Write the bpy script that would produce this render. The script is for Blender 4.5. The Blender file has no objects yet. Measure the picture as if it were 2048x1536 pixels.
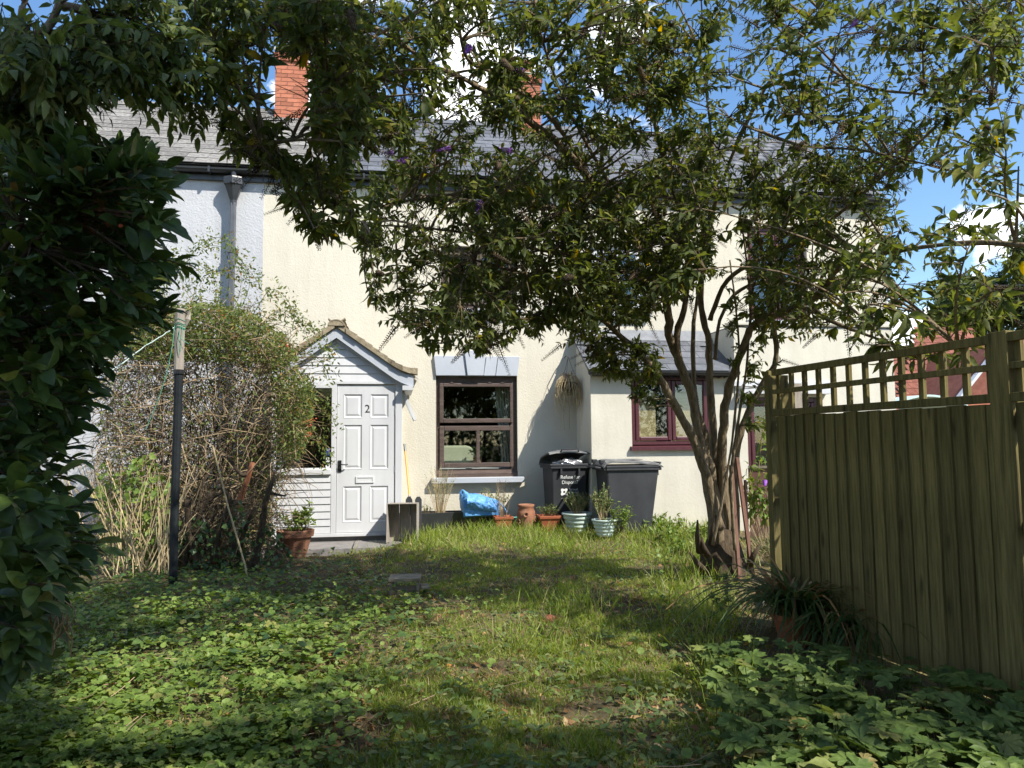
import bpy, math, random
import numpy as np
from mathutils import Matrix, Vector

R = math.radians
sc = bpy.context.scene
rng = np.random.default_rng(7)
random.seed(7)

# ------------------------------------------------------------------ camera
F, YAW, PIT, ROLL, CZ = 1480.0, 9.0, 4.5, 0.5, 1.32
_f = np.array([math.sin(R(YAW))*math.cos(R(PIT)), math.cos(R(YAW))*math.cos(R(PIT)), math.sin(R(PIT))])
_r = np.array([math.cos(R(YAW)), -math.sin(R(YAW)), 0.0])
_u = np.cross(_r, _f)
_a = R(ROLL)
CR = _r*math.cos(_a) - _u*math.sin(_a)
CU = _u*math.cos(_a) + _r*math.sin(_a)
CF = _f
CAM = np.array([0, 0, CZ])
cam = bpy.data.objects.new("camera", bpy.data.cameras.new("camera"))
sc.collection.objects.link(cam)
cam.matrix_world = Matrix(((CR[0], CU[0], -CF[0], 0), (CR[1], CU[1], -CF[1], 0), (CR[2], CU[2], -CF[2], CZ), (0, 0, 0, 1)))
cam.data.sensor_width = 36
cam.data.lens = 36*F/2048
cam.data.clip_start = 0.05
cam.data.clip_end = 2000
sc.camera = cam

# ------------------------------------------------------------------ sun, sky, exposure
SUN_AZ, SUN_EL = 44.0, 47.0       # degrees to the right of the house's outward normal (-Y), elevation
S = np.array([math.sin(R(SUN_AZ))*math.cos(R(SUN_EL)), -math.cos(R(SUN_AZ))*math.cos(R(SUN_EL)), math.sin(R(SUN_EL))])
sun = bpy.data.objects.new("sun", bpy.data.lights.new("sun", 'SUN'))
sc.collection.objects.link(sun)
sun.data.energy = 3.7
sun.data.angle = R(0.53)
sun.data.color = (1.0, 0.95, 0.86)
sun.rotation_euler = Vector(S).to_track_quat('Z', 'Y').to_euler()

w = bpy.data.worlds.new("World")
sc.world = w
w.use_nodes = True
nt = w.node_tree
nt.nodes.clear()
N, L = nt.nodes.new, nt.links.new
out = N('ShaderNodeOutputWorld'); bg = N('ShaderNodeBackground')
sky = N('ShaderNodeTexSky'); sky.sky_type = 'NISHITA'; sky.sun_disc = False
sky.sun_elevation = R(SUN_EL)
sky.sun_rotation = math.atan2(S[0], S[1])
sky.air_density = 1.0; sky.dust_density = 0.2; sky.ozone_density = 1.6
hs = N('ShaderNodeHueSaturation'); hs.inputs['Saturation'].default_value = 1.15; hs.inputs['Value'].default_value = 0.68
L(sky.outputs[0], hs.inputs['Color'])
tc = N('ShaderNodeTexCoord')
n1 = N('ShaderNodeTexNoise'); n1.inputs['Scale'].default_value = 5.5; n1.inputs['Detail'].default_value = 10; n1.inputs['Roughness'].default_value = 0.6
L(tc.outputs['Generated'], n1.inputs['Vector'])
def _dir(px, py):
    d = CF + CR*(px-1024)/F - CU*(py-768)/F
    return d/np.linalg.norm(d)
# cumulus: broken cloud everywhere, with the banks the place shows above the roof and beyond the house end
prev = n1.outputs['Fac']
def mth(op, a, b=None):
    m = N('ShaderNodeMath'); m.operation = op
    for i, v in enumerate((a, b)):
        if v is None: continue
        if isinstance(v, (int, float)): m.inputs[i].default_value = v
        else: L(v, m.inputs[i])
    return m.outputs[0]
acc = mth('ADD', mth('MULTIPLY', mth('ADD', prev, -0.5), 1.9), -0.07)
for (px, py, rad, amp) in [(960, 170, 0.11, .24), (560, 190, 0.09, .17), (700, 150, .09, .15), (1810, 640, 0.085, .40), (1970, 420, 0.06, .16), (1290, 60, .07, .10), (1900, 140, .17, -.4), (1960, 300, .10, -.2), (1450, 20, .12, -.25), (250, 130, .16, -.4), (1860, 560, .05, -.2), (1080, 250, .06, -.2)]:
    d = _dir(px, py)
    vd = N('ShaderNodeVectorMath'); vd.operation = 'DISTANCE'
    L(tc.outputs['Generated'], vd.inputs[0]); vd.inputs[1].default_value = tuple(d)
    mr = N('ShaderNodeMapRange'); mr.interpolation_type = 'SMOOTHSTEP'
    mr.inputs['From Min'].default_value = rad*1.25; mr.inputs['From Max'].default_value = rad*0.3
    mr.inputs['To Min'].default_value = 0; mr.inputs['To Max'].default_value = amp
    L(vd.outputs['Value'], mr.inputs['Value'])
    acc = mth('ADD', acc, mr.outputs[0])
cm = N('ShaderNodeMapRange'); cm.interpolation_type = 'SMOOTHSTEP'
cm.inputs['From Min'].default_value = 0.02; cm.inputs['From Max'].default_value = 0.16
L(acc, cm.inputs['Value'])
mx = N('ShaderNodeMix'); mx.data_type = 'RGBA'
L(cm.outputs[0], mx.inputs['Factor']); L(hs.outputs[0], mx.inputs['A']); mx.inputs['B'].default_value = (6.2, 6.3, 6.5, 1)
L(mx.outputs['Result'], bg.inputs['Color'])
bg.inputs['Strength'].default_value = 0.15
L(bg.outputs[0], out.inputs[0])

sc.view_settings.view_transform = 'Standard'
sc.view_settings.look = 'None'
sc.view_settings.exposure = 1.2
sc.view_settings.gamma = 1.0
sc.render.film_transparent = False
sc.cycles.max_bounces = 5
sc.cycles.diffuse_bounces = 3
sc.cycles.glossy_bounces = 3
sc.cycles.transparent_max_bounces = 8

# ------------------------------------------------------------------ pixel helpers: a photo pixel to a point of the place
def ray(px, py): return CF + CR*(px-1024)/F - CU*(py-768)/F
def at(px, py, Y):
    d = ray(px, py); return CAM + d*(Y/d[1])
def gz(px, py, z=0.0):
    d = ray(px, py); return CAM + d*((z-CZ)/d[2])
def pd(px, py, dep): return CAM + ray(px, py)*dep

# ------------------------------------------------------------------ materials
M = {}
def mat(name, col, rough=0.6, spec=0.3, noise=0.0, nscale=8.0, col2=None, bump=0.0, bscale=60.0, metal=0.0, stretch=None, detail=6, rand=0.0, coord='Object', streak=0.0, knots=False):
    m = bpy.data.materials.new(name); m.use_nodes = True
    t = m.node_tree; b = t.nodes['Principled BSDF']
    b.inputs['Roughness'].default_value = rough
    b.inputs['Specular IOR Level'].default_value = spec
    b.inputs['Metallic'].default_value = metal
    b.inputs['Base Color'].default_value = (*col, 1)
    tcn = t.nodes.new('ShaderNodeTexCoord'); mp = t.nodes.new('ShaderNodeMapping')
    t.links.new(tcn.outputs[coord], mp.inputs['Vector'])
    if stretch: mp.inputs['Scale'].default_value = stretch
    src = None
    if col2 is not None:
        nz = t.nodes.new('ShaderNodeTexNoise'); nz.inputs['Scale'].default_value = nscale; nz.inputs['Detail'].default_value = detail
        nz.inputs['Roughness'].default_value = 0.65
        t.links.new(mp.outputs[0], nz.inputs['Vector'])
        rp = t.nodes.new('ShaderNodeValToRGB')
        rp.color_ramp.elements[0].position = 0.5-0.5*max(0.05, 1-noise)*0.6; rp.color_ramp.elements[1].position = 0.5+0.5*max(0.05, 1-noise)*0.6
        rp.color_ramp.elements[0].color = (*col, 1); rp.color_ramp.elements[1].color = (*col2, 1)
        t.links.new(nz.outputs['Fac'], rp.inputs['Fac']); src = rp.outputs['Color']
    if rand > 0:
        oi = t.nodes.new('ShaderNodeObjectInfo'); ge = t.nodes.new('ShaderNodeNewGeometry')
        ad = t.nodes.new('ShaderNodeMath'); ad.operation = 'ADD'
        t.links.new(oi.outputs['Random'], ad.inputs[0]); t.links.new(ge.outputs['Random Per Island'], ad.inputs[1])
        fr = t.nodes.new('ShaderNodeMath'); fr.operation = 'FRACT'; t.links.new(ad.outputs[0], fr.inputs[0])
        mr = t.nodes.new('ShaderNodeMapRange'); mr.inputs['To Min'].default_value = 1-rand; mr.inputs['To Max'].default_value = 1+rand
        t.links.new(fr.outputs[0], mr.inputs['Value'])
        hv = t.nodes.new('ShaderNodeHueSaturation')
        t.links.new(mr.outputs[0], hv.inputs['Value'])
        if src is not None: t.links.new(src, hv.inputs['Color'])
        else: hv.inputs['Color'].default_value = (*col, 1)
        src = hv.outputs[0]
    def mult(src, fac_out):
        mm = t.nodes.new('ShaderNodeMix'); mm.data_type = 'RGBA'; mm.blend_type = 'MULTIPLY'; mm.inputs['Factor'].default_value = 1
        if src is not None: t.links.new(src, mm.inputs['A'])
        else: mm.inputs['A'].default_value = (*col, 1)
        t.links.new(fac_out, mm.inputs['B']); return mm.outputs['Result']
    if streak > 0:
        for sc_, st_, lo_ in (((2.2, 2.2, .22), 1.0, 1-streak), ((9, 9, 1.2), 1.0, 1-.5*streak)):
            mq = t.nodes.new('ShaderNodeMapping'); mq.inputs['Scale'].default_value = sc_; t.links.new(tcn.outputs['Object'], mq.inputs['Vector'])
            nq = t.nodes.new('ShaderNodeTexNoise'); nq.inputs['Scale'].default_value = st_; nq.inputs['Detail'].default_value = 7; t.links.new(mq.outputs[0], nq.inputs['Vector'])
            rq = t.nodes.new('ShaderNodeMapRange'); rq.inputs['From Min'].default_value = .36; rq.inputs['From Max'].default_value = .56; rq.inputs['To Min'].default_value = lo_; t.links.new(nq.outputs['Fac'], rq.inputs['Value'])
            src = mult(src, rq.outputs[0])
    if knots:
        mq = t.nodes.new('ShaderNodeMapping'); mq.inputs['Scale'].default_value = (9, 9, 2.6); t.links.new(tcn.outputs['Object'], mq.inputs['Vector'])
        oi2 = t.nodes.new('ShaderNodeObjectInfo'); av = t.nodes.new('ShaderNodeVectorMath'); av.operation = 'ADD'; cx_ = t.nodes.new('ShaderNodeCombineXYZ')
        m7 = t.nodes.new('ShaderNodeMath'); m7.operation = 'MULTIPLY'; m7.inputs[1].default_value = 37; t.links.new(oi2.outputs['Random'], m7.inputs[0]); t.links.new(m7.outputs[0], cx_.inputs[2])
        t.links.new(mq.outputs[0], av.inputs[0]); t.links.new(cx_.outputs[0], av.inputs[1])
        vq = t.nodes.new('ShaderNodeTexVoronoi'); vq.inputs['Scale'].default_value = 1; t.links.new(av.outputs[0], vq.inputs['Vector'])
        rq = t.nodes.new('ShaderNodeMapRange'); rq.inputs['From Min'].default_value = .06; rq.inputs['From Max'].default_value = .2; rq.inputs['To Min'].default_value = .35; t.links.new(vq.outputs['Distance'], rq.inputs['Value'])
        src = mult(src, rq.outputs[0])
    if src is not None: t.links.new(src, b.inputs['Base Color'])
    if bump > 0:
        bz = t.nodes.new('ShaderNodeTexNoise'); bz.inputs['Scale'].default_value = bscale; bz.inputs['Detail'].default_value = 4
        t.links.new(mp.outputs[0], bz.inputs['Vector'])
        bn = t.nodes.new('ShaderNodeBump'); bn.inputs['Strength'].default_value = bump; bn.inputs['Distance'].default_value = 0.01
        t.links.new(bz.outputs['Fac'], bn.inputs['Height']); t.links.new(bn.outputs[0], b.inputs['Normal'])
    M[name] = m
    return m

def leafmat(name, cols, trans=0.35, rough=0.5, spec=0.35, tcol=None):
    """cols: list of (pos, rgb), chosen per leaf"""
    m = bpy.data.materials.new(name); m.use_nodes = True
    t = m.node_tree; b = t.nodes['Principled BSDF']
    oi = t.nodes.new('ShaderNodeObjectInfo'); ge = t.nodes.new('ShaderNodeNewGeometry')
    ad = t.nodes.new('ShaderNodeMath'); ad.operation = 'ADD'
    t.links.new(oi.outputs['Random'], ad.inputs[0]); t.links.new(ge.outputs['Random Per Island'], ad.inputs[1])
    fr = t.nodes.new('ShaderNodeMath'); fr.operation = 'FRACT'; t.links.new(ad.outputs[0], fr.inputs[0])
    rp = t.nodes.new('ShaderNodeValToRGB')
    e = rp.color_ramp.elements
    e[0].position, e[0].color = cols[0][0], (*cols[0][1], 1)
    e[1].position, e[1].color = cols[-1][0], (*cols[-1][1], 1)
    for p, c in cols[1:-1]:
        x = e.new(p); x.color = (*c, 1)
    t.links.new(fr.outputs[0], rp.inputs['Fac'])
    nz = t.nodes.new('ShaderNodeTexNoise'); nz.inputs['Scale'].default_value = 40; nz.inputs['Detail'].default_value = 3
    gt = t.nodes.new('ShaderNodeNewGeometry'); t.links.new(gt.outputs['Position'], nz.inputs['Vector'])
    mr = t.nodes.new('ShaderNodeMapRange'); mr.inputs['From Min'].default_value = .3; mr.inputs['From Max'].default_value = .7
    mr.inputs['To Min'].default_value = .72; mr.inputs['To Max'].default_value = 1.25
    t.links.new(nz.outputs['Fac'], mr.inputs['Value'])
    hv = t.nodes.new('ShaderNodeHueSaturation'); t.links.new(mr.outputs[0], hv.inputs['Value']); t.links.new(rp.outputs[0], hv.inputs['Color'])
    t.links.new(hv.outputs[0], b.inputs['Base Color'])
    b.inputs['Roughness'].default_value = rough; b.inputs['Specular IOR Level'].default_value = spec
    tr = t.nodes.new('ShaderNodeBsdfTranslucent')
    h2 = t.nodes.new('ShaderNodeHueSaturation'); h2.inputs['Hue'].default_value = 0.475; h2.inputs['Saturation'].default_value = 1.15; h2.inputs['Value'].default_value = 1.7
    t.links.new(hv.outputs[0], h2.inputs['Color']); t.links.new(h2.outputs[0], tr.inputs['Color'])
    mxs = t.nodes.new('ShaderNodeMixShader'); mxs.inputs[0].default_value = trans
    o = t.nodes['Material Output']
    t.links.new(b.outputs[0], mxs.inputs[1]); t.links.new(tr.outputs[0], mxs.inputs[2]); t.links.new(mxs.outputs[0], o.inputs['Surface'])
    M[name] = m
    return m

def glassmat(name, tint=(0.9, 0.95, 0.93)):
    m = bpy.data.materials.new(name); m.use_nodes = True
    t = m.node_tree; t.nodes.remove(t.nodes['Principled BSDF'])
    tp = t.nodes.new('ShaderNodeBsdfTransparent'); tp.inputs[0].default_value = (*tint, 1)
    gl = t.nodes.new('ShaderNodeBsdfGlossy'); gl.inputs['Roughness'].default_value = 0.02
    lw = t.nodes.new('ShaderNodeLayerWeight'); lw.inputs['Blend'].default_value = .5
    pw = t.nodes.new('ShaderNodeMath'); pw.operation = 'POWER'; pw.inputs[1].default_value = 4; t.links.new(lw.outputs['Facing'], pw.inputs[0])
    fz = t.nodes.new('ShaderNodeMapRange'); fz.inputs['To Min'].default_value = .075; fz.inputs['To Max'].default_value = .9; t.links.new(pw.outputs[0], fz.inputs['Value'])
    nz = t.nodes.new('ShaderNodeTexNoise'); nz.inputs['Scale'].default_value = 3; bn = t.nodes.new('ShaderNodeBump'); bn.inputs['Strength'].default_value = .03
    t.links.new(nz.outputs['Fac'], bn.inputs['Height']); t.links.new(bn.outputs[0], gl.inputs['Normal'])
    mxs = t.nodes.new('ShaderNodeMixShader')
    t.links.new(fz.outputs[0], mxs.inputs[0]); t.links.new(tp.outputs[0], mxs.inputs[1]); t.links.new(gl.outputs[0], mxs.inputs[2])
    t.links.new(mxs.outputs[0], t.nodes['Material Output'].inputs['Surface'])
    M[name] = m

mat('cream', (.54, .50, .405), .9, .15, .2, 1.1, (.60, .562, .465), bump=.45, bscale=45, detail=8, streak=.07)
mat('cream2', (.53, .50, .415), .9, .15, .3, 1.6, (.60, .57, .48), bump=.25, bscale=30, detail=8, streak=.08)
mat('white_render', (.42, .425, .44), .9, .15, .2, 1.3, (.49, .495, .51), bump=.8, bscale=38, detail=8, streak=.08)
mat('slate_old', (.095, .09, .084), .8, .25, .35, 5, (.26, .247, .228), bump=.4, bscale=40, rand=.28, coord='Generated')
mat('slate_new', (.075, .08, .09), .6, .35, .4, 6, (.13, .135, .15), bump=.2, bscale=40, rand=.2)
mat('porch_tile', (.15, .12, .08), .9, .15, .3, 14, (.33, .28, .19), bump=.6, bscale=60, rand=.25)
mat('brick', (.30, .095, .055), .85, .2, .4, 10, (.42, .165, .10), bump=.3, bscale=60, rand=.22)
mat('mortar', (.45, .40, .33), .95, .1)
mat('black_plastic', (.022, .024, .027), .35, .5, .3, 5, (.035, .037, .04))
mat('pipe_grey', (.06, .065, .075), .45, .4, .3, 6, (.11, .115, .125))
mat('white_paint', (.52, .525, .54), .4, .35, .3, 2, (.57, .575, .58), streak=.09)
mat('grey_paint', (.36, .385, .425), .55, .3, .3, 2, (.43, .45, .485), bump=.1, bscale=20)
mat('brown_wood', (.055, .038, .031), .5, .35, .3, 5, (.115, .082, .068), stretch=(1, 6, 6), bump=.15, bscale=30)
mat('burgundy', (.055, .013, .018), .4, .4, .3, 4, (.085, .024, .03), stretch=(4, 4, 1))
mat('black_iron', (.012, .012, .013), .4, .5)
mat('sticker_blue', (.02, .04, .16), .5, .4)
mat('sticker_white', (.75, .76, .74), .5, .4)
mat('terracotta', (.22, .085, .045), .9, .12, .3, 6, (.36, .19, .12), bump=.3, bscale=50, streak=.35)
mat('terracotta_red', (.28, .075, .035), .6, .3, .3, 9, (.36, .12, .06))
mat('sage_plastic', (.42, .52, .47), .45, .4, .3, 7, (.52, .60, .55))
mat('teal_plastic', (.05, .30, .25), .45, .4, .3, 7, (.09, .38, .31))
mat('blue_bag', (.04, .20, .52), .45, .35, .4, 22, (.16, .38, .68), bump=.6, bscale=80)
mat('soil', (.045, .032, .022), .95, .1, .3, 20, (.10, .07, .045), bump=.9, bscale=40)
mat('bin_body', (.03, .032, .036), .55, .3, .3, 3, (.05, .052, .057), streak=.3)
mat('bin_lid', (.06, .065, .07), .55, .35, .35, 6, (.22, .215, .21))
mat('foil', (.5, .5, .52), .25, .6, metal=.7, bump=.9, bscale=40)
mat('crate_wood', (.24, .21, .18), .85, .15, .3, 6, (.37, .33, .28), stretch=(6, 6, 1), bump=.3, bscale=50)
mat('old_wood', (.17, .14, .10), .9, .1, .3, 7, (.30, .26, .19), stretch=(1, 5, 5), bump=.4, bscale=40)
mat('orange', (.75, .27, .03), .45, .4)
mat('fence_wood', (.10, .082, .028), .8, .2, .45, 9, (.235, .19, .072), stretch=(6, 6, .35), bump=.5, bscale=45, rand=.2, streak=.2, knots=True)
mat('fence_brown', (.15, .075, .055), .85, .15, .3, 8, (.24, .14, .105), stretch=(4, 4, .4), bump=.3, bscale=40, rand=.2)
mat('bark', (.085, .065, .04), .95, .1, .35, 14, (.27, .21, .135), stretch=(3, 3, .6), bump=1.0, bscale=30)
mat('bark_dark', (.035, .026, .018), .95, .1, .3, 14, (.10, .075, .05), stretch=(3, 3, .6), bump=1.0, bscale=30)
mat('rust_bark', (.20, .07, .035), .85, .15, .3, 10, (.34, .15, .08), bump=.5, bscale=30)
mat('twig', (.10, .075, .045), .9, .1, rand=.35)
mat('twig_tan', (.27, .20, .125), .9, .1, rand=.4)
mat('straw', (.42, .33, .19), .9, .1, rand=.35)
mat('seed', (.075, .055, .036), .95, .05, rand=.4)
mat('purple', (.28, .10, .50), .7, .2, rand=.3)
mat('red_flower', (.45, .10, .05), .7, .2, rand=.3)
mat('post_wood', (.22, .19, .16), .85, .15, .3, 8, (.36, .32, .27), stretch=(4, 4, .4), bump=.4, bscale=40)
mat('post_paint', (.008, .010, .012), .65, .2, .3, 12, (.016, .02, .022))
mat('rope_green', (.10, .30, .20), .7, .2)
mat('rope_pale', (.42, .52, .48), .7, .2)
mat('paving', (.16, .15, .145), .9, .15, .3, 9, (.24, .225, .21), bump=.3, bscale=30)
mat('stone', (.13, .13, .12), .9, .15, .3, 9, (.24, .235, .21), bump=.6, bscale=20)
mat('roof_tile_red', (.15, .055, .04), .85, .15, .3, 6, (.25, .10, .07), bump=.5, bscale=20, rand=.2)
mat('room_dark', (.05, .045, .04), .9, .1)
mat('room_wall', (.22, .20, .17), .9, .1)
mat('curtain', (.42, .39, .34), .9, .1)
mat('chair_fabric', (.5, .46, .35), .9, .1, .3, 9, (.48, .44, .33))
mat('bamboo', (.36, .24, .12), .7, .2, .3, 20, (.48, .34, .18), stretch=(.3, 1, 6))
mat('lead', (.13, .135, .145), .6, .3, .3, 10, (.22, .225, .235), bump=.3, bscale=20)
mat('teal_roof', (.42, .55, .52), .4, .4, .3, 3, (.5, .62, .58))
mat('coat', (.012, .012, .014), .95, .1)
glassmat('glass')
G1 = [(0, (.042, .062, .014)), (.45, (.072, .098, .022)), (.8, (.105, .13, .03)), (.95, (.13, .15, .06)), (.985, (.22, .20, .03)), (1, (.32, .25, .03))]
leafmat('buddleia_leaf', G1, .5, .6, .25)
leafmat('laurel_leaf', [(0, (.022, .046, .012)), (.55, (.042, .078, .02)), (.9, (.075, .12, .028)), (.97, (.12, .16, .04)), (1, (.16, .12, .04))], .26, .45, .3)
leafmat('pinnate_leaf', [(0, (.040, .066, .016)), (.6, (.08, .115, .028)), (1, (.15, .17, .055))], .42, .5, .35)
leafmat('ground_leaf', [(0, (.075, .125, .022)), (.4, (.13, .205, .036)), (.85, (.19, .265, .06)), (1, (.22, .22, .06))], .33, .5, .35)
leafmat('geranium_leaf', [(0, (.055, .095, .022)), (.5, (.10, .155, .036)), (.9, (.16, .215, .055)), (.98, (.20, .20, .06)), (1, (.22, .17, .06))], .28, .55, .3)
leafmat('grass_blade', [(0, (.125, .195, .028)), (.4, (.195, .275, .042)), (.75, (.26, .32, .075)), (.88, (.33, .32, .14)), (1, (.36, .30, .16))], .42, .6, .25)
leafmat('dry_leaf', [(0, (.16, .085, .04)), (.6, (.28, .17, .08)), (.9, (.40, .30, .17)), (1, (.5, .22, .05))], .2, .8, .1)
leafmat('rose_leaf', [(0, (.07, .11, .03)), (.6, (.13, .17, .045)), (.9, (.20, .22, .06)), (1, (.30, .18, .06))], .38, .6, .25)
leafmat('herb_leaf', [(0, (.07, .12, .04)), (.6, (.13, .18, .06)), (1, (.22, .22, .09))], .3, .6, .25)
leafmat('strap_leaf', [(0, (.035, .07, .02)), (.6, (.06, .11, .03)), (.9, (.11, .15, .05)), (1, (.22, .14, .07))], .3, .45, .35)
leafmat('far_leaf', [(0, (.05, .08, .03)), (.6, (.09, .125, .05)), (1, (.15, .18, .08))], .3, .7, .2)
leafmat('ivy_leaf', [(0, (.02, .05, .015)), (.6, (.045, .09, .025)), (1, (.11, .17, .04))], .2, .4, .4)

# ------------------------------------------------------------------ building helpers
ORG = {}
COL = sc.collection
def link(o, parent=None):
    COL.objects.link(o)
    ORG[o.name] = np.zeros(3)
    if parent is not None:
        o.parent = parent
        o.location = Vector(-ORG[parent.name])
    return o
def tag(o, label=None, cat=None, group=None, kind=None):
    if label: o['label'] = label
    if cat: o['category'] = cat
    if group: o['group'] = group
    if kind: o['kind'] = kind
    return o
def thing(name, label, cat, loc=(0, 0, 0), group=None):
    o = bpy.data.objects.new(name, None); COL.objects.link(o)
    o.location = loc; o.empty_display_size = .1
    ORG[o.name] = np.array(loc, float)
    return tag(o, label, cat, group)
def place(name, mesh, mtx, parent):
    """a piece sharing mesh data, mtx 4x4 world"""
    o = bpy.data.objects.new(name, mesh); COL.objects.link(o)
    ORG[o.name] = np.array([mtx[0][3], mtx[1][3], mtx[2][3]])
    m = Matrix([list(map(float, r)) for r in mtx])
    if parent is not None:
        o.parent = parent
        po = ORG[parent.name]
        m = Matrix.Translation(Vector(-po)) @ m
    o.matrix_local = m
    return o
def raw_mesh(name, V, T, m=None, smooth=False):
    """vertices (n,3), triangles (k,3)"""
    V = np.asarray(V, np.float32); T = np.asarray(T, np.int32)
    me = bpy.data.meshes.new(name)
    me.vertices.add(len(V)); me.vertices.foreach_set('co', V.ravel())
    me.loops.add(T.size); me.loops.foreach_set('vertex_index', T.ravel())
    me.polygons.add(len(T)); me.polygons.foreach_set('loop_start', np.arange(0, T.size, 3, dtype=np.int32))
    if smooth: me.polygons.foreach_set('use_smooth', np.ones(len(T), bool))
    me.update(calc_edges=True)
    if m: me.materials.append(M[m])
    return me

class MB:
    def __init__(s, mtx=None): s.v = []; s.f = []; s.m = mtx
    def add(s, V, Fs):
        b = len(s.v)
        if s.m is not None:
            V = [tuple((s.m @ np.array([*p, 1.0]))[:3]) for p in V]
        s.v += [tuple(map(float, p)) for p in V]; s.f += [tuple(i+b for i in f) for f in Fs]
        return s
    def box(s, x0, x1, y0, y1, z0, z1):
        return s.add([(x0, y0, z0), (x1, y0, z0), (x1, y1, z0), (x0, y1, z0), (x0, y0, z1), (x1, y0, z1), (x1, y1, z1), (x0, y1, z1)],
                     [(0, 3, 2, 1), (4, 5, 6, 7), (0, 1, 5, 4), (1, 2, 6, 5), (2, 3, 7, 6), (3, 0, 4, 7)])
    def prism(s, poly, y0, y1):
        """polygon in x,z (counter-clockwise seen from -Y), extruded along y"""
        n = len(poly)
        V = [(x, y0, z) for x, z in poly]+[(x, y1, z) for x, z in poly]
        Fs = [tuple(range(n)), tuple(range(2*n-1, n-1, -1))]+[(i, i+n, (i+1) % n+n, (i+1) % n) for i in range(n)]
        return s.add(V, Fs)
    def frame(s, x0, x1, z0, z1, y0, y1, wd):
        wl, wr, wb, wt = wd if isinstance(wd, tuple) else (wd,)*4
        s.box(x0, x0+wl, y0, y1, z0, z1); s.box(x1-wr, x1, y0, y1, z0, z1)
        s.box(x0+wl, x1-wr, y0, y1, z0, z0+wb); s.box(x0+wl, x1-wr, y0, y1, z1-wt, z1)
        return s
    def tube(s, P, rad, n=6, cap=True, rough=0.0):
        P = [np.asarray(p, float) for p in P]
        if not hasattr(rad, '__len__'): rad = [rad]*len(P)
        up = np.array([0.13, .21, 1.0]); V = []; Fs = []
        for i, p in enumerate(P):
            t = P[min(i+1, len(P)-1)]-P[max(i-1, 0)]; t = t/(np.linalg.norm(t)+1e-9)
            a = np.cross(t, up)
            if np.linalg.norm(a) < .2: a = np.cross(t, np.array([1., .1, 0]))
            a /= np.linalg.norm(a); b = np.cross(t, a)
            for k in range(n):
                th = 2*math.pi*k/n; q = rad[i]*(1+(random.uniform(-rough, rough) if rough else 0))
                V.append(p+q*(math.cos(th)*a+math.sin(th)*b))
        for i in range(len(P)-1):
            for k in range(n):
                Fs.append((i*n+k, i*n+(k+1) % n, (i+1)*n+(k+1) % n, (i+1)*n+k))
        if cap:
            Fs.append(tuple(range(n-1, -1, -1))); Fs.append(tuple((len(P)-1)*n+k for k in range(n)))
        return s.add(V, Fs)
    def lathe(s, prof, c, n=20):
        V = []; Fs = []
        for r, z in prof:
            for k in range(n):
                th = 2*math.pi*k/n; V.append((c[0]+r*math.cos(th), c[1]+r*math.sin(th), c[2]+z))
        for i in range(len(prof)-1):
            for k in range(n): Fs.append((i*n+k, i*n+(k+1) % n, (i+1)*n+(k+1) % n, (i+1)*n+k))
        if prof[0][0] > 1e-4: Fs.append(tuple(range(n-1, -1, -1)))
        return s.add(V, Fs)
    def build(s, name, m, parent=None, smooth=False, bevel=0.0):
        me = bpy.data.meshes.new(name); me.from_pydata(s.v, [], s.f); me.update()
        if smooth: me.polygons.foreach_set('use_smooth', np.ones(len(me.polygons), bool))
        me.materials.append(M[m])
        o = bpy.data.objects.new(name, me); link(o, parent)
        if bevel > 0:
            bv = o.modifiers.new('bevel', 'BEVEL'); bv.width = bevel; bv.segments = 2; bv.limit_method = 'ANGLE'; bv.angle_limit = R(40)
        return o
def box(name, m, parent, x0, x1, y0, y1, z0, z1, bevel=0.0): return MB().box(x0, x1, y0, y1, z0, z1).build(name, m, parent, bevel=bevel)

def wall_holes(x0, x1, z0, z1, y0, y1, holes):
    """wall slab in x,z between y0 (front) and y1 with rectangular openings"""
    mb = MB()
    xs = sorted({x0, x1, *[h[0] for h in holes], *[h[1] for h in holes]}); zs = sorted({z0, z1, *[h[2] for h in holes], *[h[3] for h in holes]})
    def inside(x, z): return any(h[0] < x < h[1] and h[2] < z < h[3] for h in holes)
    for i in range(len(xs)-1):
        for j in range(len(zs)-1):
            if inside((xs[i]+xs[i+1])/2, (zs[j]+zs[j+1])/2): continue
            a, b, c, d = xs[i], xs[i+1], zs[j], zs[j+1]
            mb.add([(a, y0, c), (b, y0, c), (b, y0, d), (a, y0, d)], [(0, 1, 2, 3)])
            mb.add([(a, y1, c), (b, y1, c), (b, y1, d), (a, y1, d)], [(3, 2, 1, 0)])
    for a, b, c, d in holes:
        mb.add([(a, y0, c), (a, y1, c), (a, y1, d), (a, y0, d)], [(0, 1, 2, 3)])
        mb.add([(b, y0, c), (b, y1, c), (b, y1, d), (b, y0, d)], [(3, 2, 1, 0)])
        mb.add([(a, y0, c), (b, y0, c), (b, y1, c), (a, y1, c)], [(0, 1, 2, 3)])
        mb.add([(a, y0, d), (b, y0, d), (b, y1, d), (a, y1, d)], [(3, 2, 1, 0)])
    mb.add([(x0, y0, z0), (x0, y1, z0), (x0, y1, z1), (x0, y0, z1)], [(3, 2, 1, 0)])
    mb.add([(x1, y0, z0), (x1, y1, z0), (x1, y1, z1), (x1, y0, z1)], [(0, 1, 2, 3)])
    mb.add([(x0, y0, z1), (x1, y0, z1), (x1, y1, z1), (x0, y1, z1)], [(0, 1, 2, 3)])
    return mb

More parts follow.
